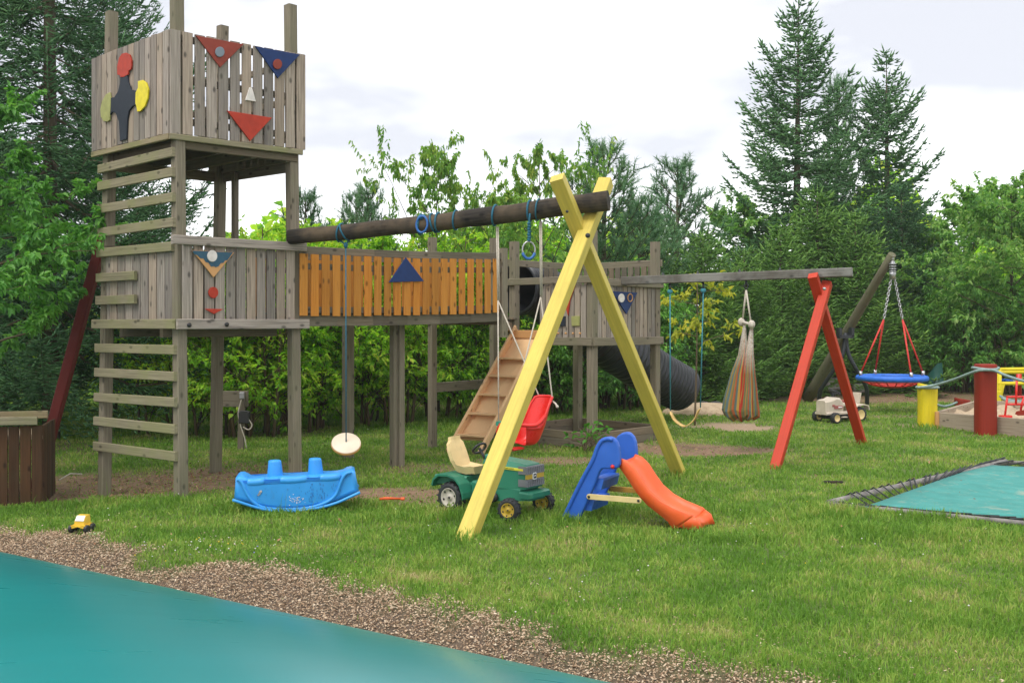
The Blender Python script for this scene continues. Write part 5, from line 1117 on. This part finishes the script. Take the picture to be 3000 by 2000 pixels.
m = MB(); m.loft([sh(sect(.26, .125, .22, .435, .03)), sh(sect(.30, .125, .22, .445, .035)), sh(sect(.60, .115, .225, .425, .04)), sh(sect(.655, .112, .23, .415, .035)), sh(sect(.67, .105, .235, .37, .02))]); part('hood', m, M['tr_green'], gt, None, True)
m = MB(); m.loft([sh(sect(.255, .09, .44, .47, .012)), sh(sect(.33, .085, .435, .462, .012))]); part('hood_cap', m, M['tr_green'], gt, None, True)
m = MB(); m.loft([sh(sect(-.12, .10, .11, .24, .01)), sh(sect(.2, .11, .10, .235, .01)), sh(sect(.62, .12, .14, .232, .01))]); m.loft([sh(sect(.16, .135, .09, .26, .015)), sh(sect(.30, .135, .09, .25, .015))]); part('chassis', m, M['tr_green'], gt, None, True)
m = MB(); m.loft([sh(sect(.63, .15, .165, .215, .012)), sh(sect(.71, .15, .165, .212, .012)), sh(sect(.735, .12, .17, .205, .01))]); m.loft([sh(sect(.60, .12, .14, .17, .01)), sh(sect(.70, .10, .145, .17, .01))]); part('bumper', m, M['tr_green'], gt, None, True)
for sg in (-1, 1):
    yc = cyv + sg * .185; m = MB(); arc = [(-.165, .215), (-.15, .265), (-.10, .30), (.0, .305), (.07, .29), (.125, .24), (.155, .17), (.16, .13)]
    m.loft([[Vector((x_, yc - .065, z_)), Vector((x_, yc + .065, z_)), Vector((x_ * .94, yc + .065, z_ - .014)), Vector((x_ * .94, yc - .065, z_ - .014))] for x_, z_ in arc]); part('fender', m, M['tr_green'], gt, None, True)
m = MB(); m.loft([sh(sect(-.17, .20, .22, .29, .01)), sh(sect(.10, .13, .22, .285, .01))]); part('rear_deck', m, M['tr_green'], gt, None, True)
m = MB(); back = [(-.02, .34, .085), (-.055, .40, .10), (-.085, .47, .10), (-.105, .53, .088), (-.112, .555, .06), (-.115, .585, .055)]
m.loft([[Vector((x_, cyv - hw, z_)), Vector((x_ + .006, cyv - hw * .5, z_)), Vector((x_ + .006, cyv + hw * .5, z_)), Vector((x_, cyv + hw, z_)), Vector((x_ - .035, cyv + hw, z_ - .01)), Vector((x_ - .035, cyv - hw, z_ - .01))] for x_, z_, hw in back]); part('seat_back', m, M['tr_cream'], gt, None, True)
m = MB(); m.loft([[Vector((x_, cyv - hw, z_)), Vector((x_, cyv - hw * .6, z_ - dip)), Vector((x_, cyv + hw * .6, z_ - dip)), Vector((x_, cyv + hw, z_)), Vector((x_, cyv + hw * .8, z_ - .06)), Vector((x_, cyv - hw * .8, z_ - .06))] for x_, z_, hw, dip in ((-.06, .375, .09, .0), (-.02, .365, .105, .012), (.06, .355, .11, .018), (.12, .365, .105, .012), (.14, .36, .09, .0))]); m.loft([sh(sect(-.03, .03, .27, .33, .005)), sh(sect(.06, .03, .27, .33, .005))]); part('seat', m, M['tr_cream'], gt, None, True)
for z0_, z1_ in ((.345, .405), (.25, .305)):
    m = MB(); m.loft([[Vector((.60 - .0, cyv - .1185, z0_)), Vector((.60, cyv - .1185, z1_)), Vector((.668, cyv - .115, z1_)), Vector((.672, cyv - .115, z0_))], [Vector((.60, cyv - .121, z0_)), Vector((.60, cyv - .121, z1_)), Vector((.676, cyv - .119, z1_)), Vector((.680, cyv - .119, z0_))]])
    m.loft([[Vector((.665, cyv - .119, z0_)), Vector((.66, cyv - .119, z1_)), Vector((.66, cyv + .115, z1_)), Vector((.665, cyv + .115, z0_))], [Vector((.684, cyv - .121, z0_)), Vector((.678, cyv - .121, z1_)), Vector((.678, cyv + .117, z1_)), Vector((.684, cyv + .117, z0_))]])
    for k in range(9): m.box((.683, cyv - .1 + k * .025, (z0_ + z1_) / 2), (.008, .006, (z1_ - z0_) * .8), .001)
    part('grille', m, M['tr_grille'], gt, None, True)
m = MB(); m.box((.672, cyv, .326), (.016, .23, .036), .001); part('grille_band', m, M['tr_gold'], gt, None, True)
m = MB(); m.box((.683, cyv - .02, .328), (.008, .048, .052), .006); part('badge', m, M['white'], gt, None, True)
m = MB(); m.box((.688, cyv - .02, .328), (.003, .034, .036), .002); part('badge_field', m, M['ink'], gt, None, True)
m = MB(); m.prism([Vector((.6895, cyv - .033, .322)), Vector((.6895, cyv - .010, .330)), Vector((.6895, cyv - .020, .338)), Vector((.6895, cyv - .030, .333))], Vector((.0015, 0, 0))); part('badge_emblem', m, M['white'], gt, None, True)
for sg in (-1, 1):
    m = MB(); m.beam(Vector((.27, cyv + sg * .127, .388)), Vector((.645, cyv + sg * .1165, .378)), .02, .008, Z, .002); part('stripe', m, M['tr_yel'], gt, None, True)
text(gt, '6400', (.30, cyv - .1305, .381), (R(90), 0, R(1.6)), .018, M['ink']); text(gt, 'JOHN DEERE', (.47, cyv - .1255, .377), (R(90), 0, R(1.6)), .016, M['ink'])
m = MB(); m.tube([Vector((.20, cyv, .40)), Vector((.13, cyv, .50))], .012, 8); part('steering_column', m, M['ink'], gt, None, True)
m = MB(); m.tube([Vector((.13, cyv, .50)) + Vector((.05 * math.sin(a) * .55, .075 * math.cos(a), .05 * math.sin(a) * .8)) for a in [2 * math.pi * k / 24 for k in range(24)]], .010, 8, closed=True); part('steering_wheel', m, M['ink'], gt, None, True)
m = MB(); m.lathe([(0, -.012), (.035, -.012), (.04, 0), (.035, .012), (0, .012)], 16, Vector((.38, cyv - .14, .15)), Vector((0, 1, 0))); m.tube([Vector((.38, cyv - .14, .15)), Vector((.38, cyv - .16, .11))], .008, 6); part('pedal', m, M['ink'], gt, None, True)

wo = G(2520, 1230); wt = thing('toy_tractor', 'weathered cream toy tractor beyond the red frame, black steering wheel up', 'pedal tractor', (wo.x - .28, wo.y - .02, 0), R(205))
# local x forward (towards the left of the picture), y to its left (towards the camera)
kx = 1.0
for yy in (.02, .36): wheel(wt, (.0, yy, .118), .12, .085, M['tr_cream'])
for yy in (.0, .40): wheel(wt, (.50, yy, .082), .085, .08, M['tr_cream'])
yc = .19
def s2(x, hw, z0, z1, ch): return [p_ + Vector((0, yc, 0)) for p_ in sect(x, hw, z0, z1, ch)]
m = MB(); m.loft([s2(.25, .10, .15, .32, .03), s2(.31, .11, .15, .375, .03), s2(.40, .115, .15, .385, .03), s2(.47, .112, .15, .355, .03), s2(.56, .11, .15, .345, .03), s2(.60, .10, .15, .335, .025)]); part('hood', m, M['tr_white'], wt, None, True)
m = MB(); m.loft([s2(-.10, .11, .14, .25, .02), s2(.15, .12, .12, .26, .02)]); m.loft([s2(-.02, .10, .24, .29, .02), s2(.28, .10, .25, .30, .02)]); m.loft([s2(.05, .13, .13, .17, .01), s2(.60, .13, .125, .16, .01)]); part('body', m, M['tr_white'], wt, None, True)
m = MB(); m.loft([s2(.08, .09, .295, .33, .01), s2(.22, .09, .30, .325, .01)]); part('seat_pad', m, M['sticker_red'], wt, None, True)
for sg in (-1, 1):
    m = MB(); yf = yc + sg * .17; m.loft([[Vector((x_, yf - .055, z_)), Vector((x_, yf + .055, z_)), Vector((x_ * .95, yf + .055, z_ - .014)), Vector((x_ * .95, yf - .055, z_ - .014))] for x_, z_ in ((-.16, .20), (-.14, .255), (-.06, .275), (.06, .27), (.11, .24))]); part('fender', m, M['tr_white'], wt, None, True)
    m = MB(); ys_ = yc + sg * .1165; m.box((.36, ys_, .235), (.16, .006, .05), .002); m.box((.45, ys_, .26), (.05, .008, .03), .002); part('sticker', m, M['sticker_red'], wt, None, True)
    m = MB(); m.box((.33, yc + sg * .119, .235), (.07, .006, .02), .002); m.box((.14, yc + sg * .125, .22), (.10, .008, .018), .002); m.box((.14, yc + sg * .125, .285), (.12, .01, .014), .002); part('side_trim', m, M['white'], wt, None, True)
m = MB(); m.loft([[Vector((x_, yc - .08, z_)), Vector((x_, yc + .08, z_)), Vector((x_ - .03, yc + .08, z_)), Vector((x_ - .03, yc - .08, z_))] for x_, z_ in ((-.06, .26), (-.085, .36), (-.10, .44))]); part('seat_back', m, M['tr_white'], wt, None, True)
m = MB(); m.tube([Vector((.37, yc, .37)), Vector((.345, yc, .44))], .028, 8); m.tube([Vector((.335, yc, .455)) + Vector((.075 * math.sin(a), .085 * math.cos(a), -.035 * math.sin(a) * -1)) for a in [2 * math.pi * k / 24 for k in range(24)]], .014, 8, closed=True); m.tube([Vector((.335, yc - .08, .455)), Vector((.335, yc + .08, .455))], .012, 6); part('steering_wheel', m, M['ink'], wt, None, True)
m = MB(); m.loft([s2(.44, .05, .06, .15, .01), s2(.55, .05, .06, .15, .01)]); m.tube([Vector((.5, 0, .082)), Vector((.5, .40, .082))], .014, 6); m.loft([s2(-.02, .10, .08, .15, .01), s2(.30, .09, .07, .14, .01)]); part('axle', m, M['ink'], wt, None, True)
m = MB(); m.box((.27, yc + .14, .085), (.09, .05, .016), .003); part('pedal', m, M['tr_white'], wt, None, True)

# slide
so_ = Vector((.455, 8.10, 0)); sx_ = Vector((.89, -.456, 0)).normalized(); sy = Vector((.456, .89, 0)); fs = local_frame(so_, sx_)
def zs(pts): return [fs(x / 4.238 + 1600, y / 4.238 + 1230) for x, y in pts]
sl = thing('toddler_slide', 'small toddler slide with blue ladder sides and orange chute', 'slide', tuple(so_))
blu = [(188, 1262), (260, 1080), (330, 935), (400, 795), (480, 645), (555, 510), (600, 395), (630, 310), (668, 250), (725, 214), (790, 204), (840, 220), (880, 265), (903, 330), (914, 420), (917, 500), (914, 550), (892, 592), (845, 609), (740, 604), (690, 610), (658, 650), (620, 760), (570, 880), (520, 990), (470, 1100), (400, 1240)]
WD = .36
for k in range(2):
    q = [p_ + sy * (0 if k == 0 else WD) for p_ in zs(blu)]; m = MB(); m.prism([p_ + sy * -.005 for p_ in q], sy * .045, .012); o = part('ladder_side', m, M['slide_blue'], sl)
    rm = [p_ + sy * (-.004 if k == 0 else WD + .042) for p_ in zs([(215, 1225), (420, 800), (580, 500), (640, 340), (700, 255), (780, 232), (830, 250)])]
    m = MB(); m.tube(catpath(rm, 5), [.017] * 30 + [.010], 8); part('grip_rim', m, M['slide_blue'], o)
def pl(px, py): return zs([(px, py)])[0]
for (xa, ya), dz in (((640, 700), .0), ((520, 960), .0)):
    c_ = pl(xa - 30, ya + 45); m = MB(); m.loft([[c_ + sy * y_ + sx_ * (-.035) + Z * .012, c_ + sy * y_ + sx_ * .05 + Z * .012, c_ + sy * y_ + sx_ * .055 - Z * .004, c_ + sy * y_ + sx_ * .035 - Z * .075, c_ + sy * y_ - sx_ * .02 - Z * .075] for y_ in (.03, .06, .2, .32, WD)], True, True, False); part('step', m, M['slide_blue'], sl)
top_e = [(905, 486), (950, 502), (1000, 528), (1080, 610), (1160, 738), (1260, 878), (1400, 1000), (1560, 1088), (1700, 1145), (1775, 1178), (1800, 1205)]
bot_e = [(888, 598), (920, 640), (980, 722), (1060, 850), (1140, 960), (1230, 1060), (1330, 1140), (1420, 1210), (1495, 1275), (1540, 1340), (1570, 1372)]
T_, B_ = zs(top_e), zs(bot_e); secs = []; nT = len(T_)
for i, (a_, b_) in enumerate(zip(T_, B_)):
    d_ = (T_[min(i + 1, nT - 1)] - T_[max(i - 1, 0)]).normalized(); up_ = -(d_.cross(sy)).normalized(); up_ = up_ if up_.z > 0 else -up_
    dp = .05 if i > 0 else .02; y0_, y1_ = .035, .035 + .325
    secs.append([b_ + sy * y0_, a_ + sy * y0_ - up_ * .012, a_ + sy * (y0_ + .006) , a_ + sy * (y0_ + .022), a_ + sy * (y0_ + .034) - up_ * .02, a_ + sy * (y0_ + .055) - up_ * dp, a_ + sy * .2 - up_ * (dp + .006), a_ + sy * (y1_ - .055) - up_ * dp, a_ + sy * (y1_ - .034) - up_ * .02, a_ + sy * (y1_ - .022), a_ + sy * (y1_ - .006), a_ + sy * y1_ - up_ * .012, b_ + sy * y1_])
m = MB(); m.loft(secs, True, True, True)
tipn = pl(1868, 1402); tipn.z = .0; e = secs[-1]; fin = []
for p_ in e: q = p_ + sx_ * .075; q.z = max(.0, p_.z - .105); fin.append(q)
fin[0].z = fin[-1].z = 0.0; mid_ = [a_.lerp(b_, .5) + Z * .02 + sx_ * .008 for a_, b_ in zip(e, fin)]; m.loft([e, mid_, fin], True, True, True)
part('chute', m, M['slide_or'], sl)
for off, mt, (xa, ya), (xb, yb) in ((-.022, 'brace', (545, 945), (1160, 995)), (WD + .055, 'brace_d', (545, 945), (1160, 995))):
    a_, b_ = pl(xa, ya) + sy * off, pl(xb, yb) + sy * off; d_ = (b_ - a_).normalized(); up_ = Z; q = []
    for cx_, a0_ in ((b_, -90), (a_, 90)):
        for k in range(9): an = R(a0_ + 180 * k / 8); q.append(cx_ + d_ * (.021 * math.cos(an)) + up_ * (.021 * math.sin(an)))
    m = MB(); m.prism(q, sy * .014, .003); o = part('brace', m, M[mt], sl); m = MB(); m.lathe([(0, 0), (.010, 0), (.010, .006), (0, .006)], 10, b_ - sy * .001, -sy); m.lathe([(0, 0), (.010, 0), (.010, .006), (0, .006)], 10, a_ - sy * .001, -sy); part('pin', m, M['ink'] if off < 0 else M['brace_d'], o)
m = MB(); m.lathe([(.014, 0), (.016, .012), (.010, .022), (0, .024)], 12, pl(832, 575) - sy * .004, -sy); part('knob', m, M['seat_red'], sl)
m = MB(); m.prism([pl(700, 420) + sy * .04, pl(905, 470) + sy * .04, pl(905, 470) + sy * WD, pl(700, 420) + sy * WD], Vector((0, 0, -.03))); 
# yellow toy truck
yo = G(257, 1562, .0); yo.z = gzf(yo.x, yo.y) + .012; yo = Vector((yo.x, yo.y - .12, yo.z - .012)); yt = thing('toy_truck', 'small yellow toy truck with white paper on its cab, at the chips edge', 'toy truck', tuple(yo), R(-8)); yt.scale = (.8, .8, .8)
s_ = .00236
m = MB(); m.loft([[Vector((x_, -.055, z_)) for x_, z_ in ((-.075, .035), (-.07, .068), (-.035, .072), (-.02, .062), (.02, .062), (.035, .072), (.07, .068), (.075, .035), (.04, .045), (.0, .056), (-.04, .045))], [Vector((x_, .08, z_)) for x_, z_ in ((-.07, .035), (-.065, .07), (-.035, .078), (-.02, .075), (.02, .075), (.035, .078), (.065, .07), (.07, .035), (.04, .045), (.0, .05), (-.04, .045))]]); part('body', m, M['tr_yelp'] if 'tr_yelp' in M else plastic('toy_yellow', (.82, .50, .03), .4), yt, None, True)
toyy = plastic('toy_yellow_cab', (.82, .52, .04), .4); m = MB(); m.loft([[Vector((-.046, -.03, .06)), Vector((.046, -.03, .06)), Vector((.05, .07, .06)), Vector((-.05, .07, .06))], [Vector((-.046, -.025, .10)), Vector((.046, -.025, .10)), Vector((.05, .07, .10)), Vector((-.05, .07, .10))], [Vector((-.043, .01, .145)), Vector((.043, .01, .145)), Vector((.046, .068, .148)), Vector((-.046, .068, .148))]]); part('cab', m, toyy, yt, None, True)
m = MB(); m.prism([Vector((-.040, -.0275, .1025)), Vector((.041, -.0275, .1025)), Vector((.039, .0075, .1445)), Vector((-.038, .0075, .1445))], Vector((0, -.003, .002))); part('paper', m, M['white'], yt, None, True)
for x_ in (-.072, .072):
    for y_ in (-.03, .06): m = MB(); m.lathe([(.018, -.014), (.034, -.014), (.037, -.008), (.037, .008), (.034, .014), (.018, .014)], 16, Vector((x_, y_, .036)), Vector((1, 0, 0)), True, 0, True); part('wheel', m, M['ink'], yt, None, True)
m = MB(); q = G(270, 1577, .0); m.prism([q + Vector((-.05, -.015, .02)), q + Vector((.05, .01, .026)), q + Vector((.06, .05, .035)), q + Vector((-.03, .03, .03))], Z * .003); solo('leaf_lid', m, simple('pale_green_plastic', (.45, .6, .3), .5), 'small pale green plastic piece on the chips below the yellow toy truck', 'plastic piece')
m = MB(); a_, b_ = G(1112, 1477), G(1180, 1476); m.tube([a_ + Z * .045, a_.lerp(b_, .3) + Z * .05, b_ + Z * .045], [.010, .012, .008], 8); m.box(a_.lerp(b_, .3) + Z * .05, (.05, .03, .022), .006); m.box(b_ + Z * .045, (.03, .05, .02), .006)
solo('sand_spade', m, M['slide_or'], 'orange plastic spade lying in the grass between rocker and tractor', 'toy spade')

# ------------------------------------------------------------------ rope posts and sandbox on the right
def post_solo(px, d_, wpx, ytop, mat, label, slant=0.0, ry=.5, loc_y=None, chw=0):
    x_ = (px - CX) / F * d_; hw = wpx / F * d_ / 2; zt = H + (HY - ytop) / F * d_; m = MB(); secs = []
    for u in (0, .04, .3, .6, .9, .985, 1.0):
        z_ = -.1 + (zt + .1) * u; k_ = 1 + .02 * math.sin(u * 9) - (.06 if u == 1 else 0); secs.append([Vector((x_ + hw * k_ * math.cos(a) * (1 / max(abs(math.cos(a)), abs(math.sin(a)))) ** .55, d_ + hw * 2 * ry * k_ * math.sin(a) * (1 / max(abs(math.cos(a)), abs(math.sin(a)))) ** .55, z_ + (slant * math.cos(a) if u > .97 else 0))) for a in [2 * math.pi * (k + .5) / 20 for k in range(20)]])
    m.loft(secs, True, True, True); return solo('rope_post', m, M[mat], label, 'post', 'painted posts round the sandbox', loc=Vector((x_, d_, 0)))
post_solo(2717, 15.35, 50, 1128, 'yellow2', 'short thick yellow post with a slanted top, rope tied round it', -.03)
post_solo(2887, 14.4, 55, 1066, 'dkred', 'tall thick brick red post with rope looped near its top')
post_solo(2819, 19.0, 38, 1168, 'dkred', 'low red stump behind the sandbox corner', -.02); post_solo(2922, 18.8, 18, 1144, 'yellow2', 'small yellow post under the yellow climbing frame')
m = MB(); yq, rq = P(2690, 1139, 15.1), P(2862, 1090, 14.15)
rp_ = catpath([P(2689, 1135, 15.2), P(2715, 1132, 15.15), P(2742, 1127, 15.12), P(2790, 1113, 14.8), P(2835, 1096, 14.4), P(2862, 1086, 14.22), P(2888, 1083, 14.18), P(2916, 1086, 14.22), P(2950, 1101, 13.9), P(3010, 1118, 13.3), P(3080, 1124, 12.6)], 6)
m.tube(rp_, .019, 8); m.tube([Vector(((2887 - CX) / F * 14.4 + .165 * math.cos(a), 14.4 + .165 * math.sin(a), P(0, 1079, 14.4).z + .01 * math.cos(a * 2))) for a in [2 * math.pi * k / 24 for k in range(24)]], .019, 8, closed=True); m.tube([Vector(((2717 - CX) / F * 15.35 + .15 * math.cos(a), 15.35 + .15 * math.sin(a), P(0, 1134, 15.35).z)) for a in [2 * math.pi * k / 24 for k in range(24)]], .017, 8, closed=True)
solo('boundary_rope', m, M['rope_g'], 'thick grey green rope strung from the yellow post over the red post', 'rope')
m = MB(); m.tube(catpath([P(2742, 1184, 15.6), P(2765, 1190, 16.4), P(2785, 1186, 17.5), P(2803, 1178, 18.8)], 6), .019, 8); solo('boundary_rope', m, M['rope_g'], 'sagging rope between the yellow post and the low red stump', 'rope')
m = MB(); m.tube(catpath([P(2930, 1160, 18.6), P(2955, 1171, 18.4), P(2985, 1174, 18.2), P(3020, 1170, 18)], 6), .022, 8); m.tube(catpath([P(2935, 1166, 18.5), P(2960, 1176, 18.3), P(3010, 1177, 18)], 6), .02, 8); solo('boundary_rope', m, M['rope_g'], 'doubled rope low behind the sandbox at the right edge', 'rope')
sb = thing('sandbox', 'large sandbox edged with grey weathered boards at the right', 'sandbox', tuple(G(2900, 1270)))
c1, c2, c3 = G(2746, 1254), G(3080, 1284), None; c4 = Vector((7.75, 17.6, 0)); c5 = Vector((9.6, 16.2, 0))
m = MB(); m.beam(c1 + Z * .10, c2 + Z * .10, .26, .05, Z, .006); part('board', m, M['sandboard'], sb)
m = MB(); m.beam(c1 + Z * .10 + Vector((.0, .05, 0)), c4 + Z * .10, .26, .05, Z, .006); part('board', m, M['sandboard'], sb)
m = MB(); m.beam(c4 + Z * .10, c5 + Z * .10, .26, .05, Z, .006); part('board', m, M['sandboard'], sb)
m = MB(); m.beam(c1 + Vector((-.02, -.04, -.1)), c1 + Vector((-.02, -.04, .24)), .05, .05, Vector((1, 0, 0))); part('corner_stake', m, M['bare'], sb)
m = MB(); rows = []
for i in range(15):
    rows.append([c1.lerp(c4, i / 14).lerp(c2.lerp(c5, i / 14), j / 14) + Z * (.11 + .05 * math.sin(i * 1.3 + j) + .05 * math.sin(j * 1.9 - i * .7)) for j in range(15)])
m.loft(rows, False, False, True); part('sand_bed', m, M['sand'], sb)
# sand digger
dg = thing('sand_digger', 'red metal sit-on sand digger standing in the sandbox', 'sand digger', tuple(P(2944, 1222, 15.0)))
D0 = 15.0
m = MB(); m.beam(P(2930, 1221, D0), P(2961, 1221, D0), .10, .05, Vector((0, 1, 0)), .006); part('seat', m, M['seat_red'], dg)
m = MB(); m.tube([P(2944, 1219, D0), P(2951, 1164, D0)], .016, 6); m.tube([P(2949, 1184, D0), P(3000, 1184, D0)], .015, 6); m.tube([P(2949, 1162, D0), P(3000, 1162, D0)], .015, 6); m.tube([P(2976, 1184, D0), P(2979, 1112, D0)], .017, 6); m.tube([P(2999, 1162, D0), P(2990, 1202, D0)], .017, 6); part('frame', m, M['seat_red'], dg)
m = MB(); m.loft([[P(2973, 1212, D0 - .1), P(2978, 1204, D0 - .1), P(3012, 1198, D0 - .1), P(3010, 1216, D0 - .1), P(2982, 1217, D0 - .1)], [P(2973, 1212, D0 + .1), P(2978, 1204, D0 + .1), P(3012, 1198, D0 + .1), P(3010, 1216, D0 + .1), P(2982, 1217, D0 + .1)]]); part('bucket', m, M['dkred'], dg)
# yellow climbing frame
cf = thing('climbing_frame', 'yellow tube climbing frame with red post behind the sandbox', 'climbing frame', tuple(P(2960, 1180, 19.3)))
Df = 19.3
for pts, r_ in (([(2926, 1082), (3070, 1080)], .034), ([(2900, 1090), (3070, 1089)], .034), ([(2905, 1123), (3070, 1123)], .034), ([(2929, 1080), (2929, 1200)], .034), ([(2920, 1092), (2920, 1200)], .034), ([(2940, 1124), (2936, 1140), (2931, 1175)], .03), ([(3060, 1080), (3060, 1200)], .034)):
    m = MB(); m.tube([P(x_, y_, Df + (.3 if y_ > 1200 else 0)) for x_, y_ in pts], r_, 8); part('tube', m, M['yellow2'], cf)
m = MB(); m.prism([P(2930, 1124, Df - .03), P(2942, 1124, Df - .03), P(2938, 1135, Df - .03), P(2934, 1160, Df - .03), P(2930, 1160, Df - .03)], Vector((0, .06, 0))); part('gusset', m, M['yellow2'], cf)
m = MB(); m.tube([P(2985, 1088, Df + .5), P(2985, 1163, Df + .5)], .05, 10); part('red_post', m, M['seat_red'], cf)
m = MB(); m.beam(P(2925, 1118, Df + .3), P(3060, 1118, Df + .3), .03, .5, Z); part('platform', m, M['grey_pl'], cf); m = MB(); m.beam(P(2935, 1113, Df + .2), P(2957, 1113, Df + .2), .03, .3, Z); part('blue_seat', m, M['slide_blue'], cf)
# sand heap by the tube, half-buried tyre edging, stones
m = MB(); m.ell(Vector((3.2, 17.5, .0)), .75, .45, .20, 18, 8); solo('sand_heap', m, M['sand'], 'small sand heap at the lower end of the black tube', 'sand heap')
for i, (px, py, rx_v) in enumerate([(1985, 1203, .2), (2022, 1206, .22), (2062, 1208, .24), (2098, 1208, .22)]):
    g_ = G(px, py); m = MB(); m.tube([g_ + Vector((.16 * math.cos(a), .05 * math.sin(a), .02 + .13 * math.sin(a) * (1 if math.sin(a) > 0 else .3))) for a in [2 * math.pi * k / 20 for k in range(20)]], .045, 8, closed=True)
    solo('buried_tyre', m, M['tyre'], 'half buried black tyre in the row edging the sand heap', 'tyre', 'half buried tyres', loc=g_)
m = MB(); m.beam(P(2385, 1128, 22.5), P(2450, 1122, 22.5), .26, .5, Z, .04); solo('concrete_slab', m, M['stone'], 'pale grey concrete slab behind the white tractor, left of the red leg', 'concrete slab')
m = MB(); m.beam(P(2490, 1135, 22.4), P(2535, 1136, 22.4), .18, .5, Z, .03); solo('concrete_slab', m, M['stone'], 'pale grey concrete slab behind the white tractor, right of the red leg', 'concrete slab')
m = MB(); g_ = G(2437, 1421); 
for k in range(5): m.ell(g_ + Vector((-.06 + .035 * k, .01 * (k % 2), .03)), .028, .02, .014, 8, 5)
solo('bark_piece', m, M['log'], 'dark clod of bark lying in the grass left of the trampoline', 'bark')
m = MB(); m.loft([[P(2708, 1128, 21.5), P(2764, 1128, 21.0), P(2764, 1126, 22.2), P(2712, 1126, 22.2)], [P(2716, 1100, 21.6), P(2764, 1108, 21.2), P(2764, 1104, 22.0), P(2722, 1098, 22.0)], [P(2744, 1066, 21.7), P(2759, 1062, 21.6), P(2760, 1062, 21.8), P(2746, 1064, 21.8)]], True, True, True); solo('tarpaulin', m, simple('dark_green_cloth', (.01, .06, .045), .5), 'dark green tarpaulin tied up behind the short yellow post', 'tarpaulin')

# ------------------------------------------------------------------ thin summer haze round the whole place
m = MB(); hv = [Vector((x_, y_, z_)) for z_ in (-1.2, 14.0) for x_, y_ in ((-70, -12), (70, -12), (70, 75), (-70, 75))]
m.loft([hv[:4], hv[4:]]); t = NT('haze_air'); t.t.nodes.remove(t.b); pv = t.n('VolumePrincipled'); pv.inputs['Density'].default_value = .0008; pv.inputs['Color'].default_value = (.95, .97, 1, 1); pv.inputs['Anisotropy'].default_value = .2
t.l(pv.outputs[0], t.out.inputs['Volume']); solo('haze', m, t.m, 'thin pale haze in the air over the playground', 'haze', None, 'stuff', Vector((0, 0, 0)))
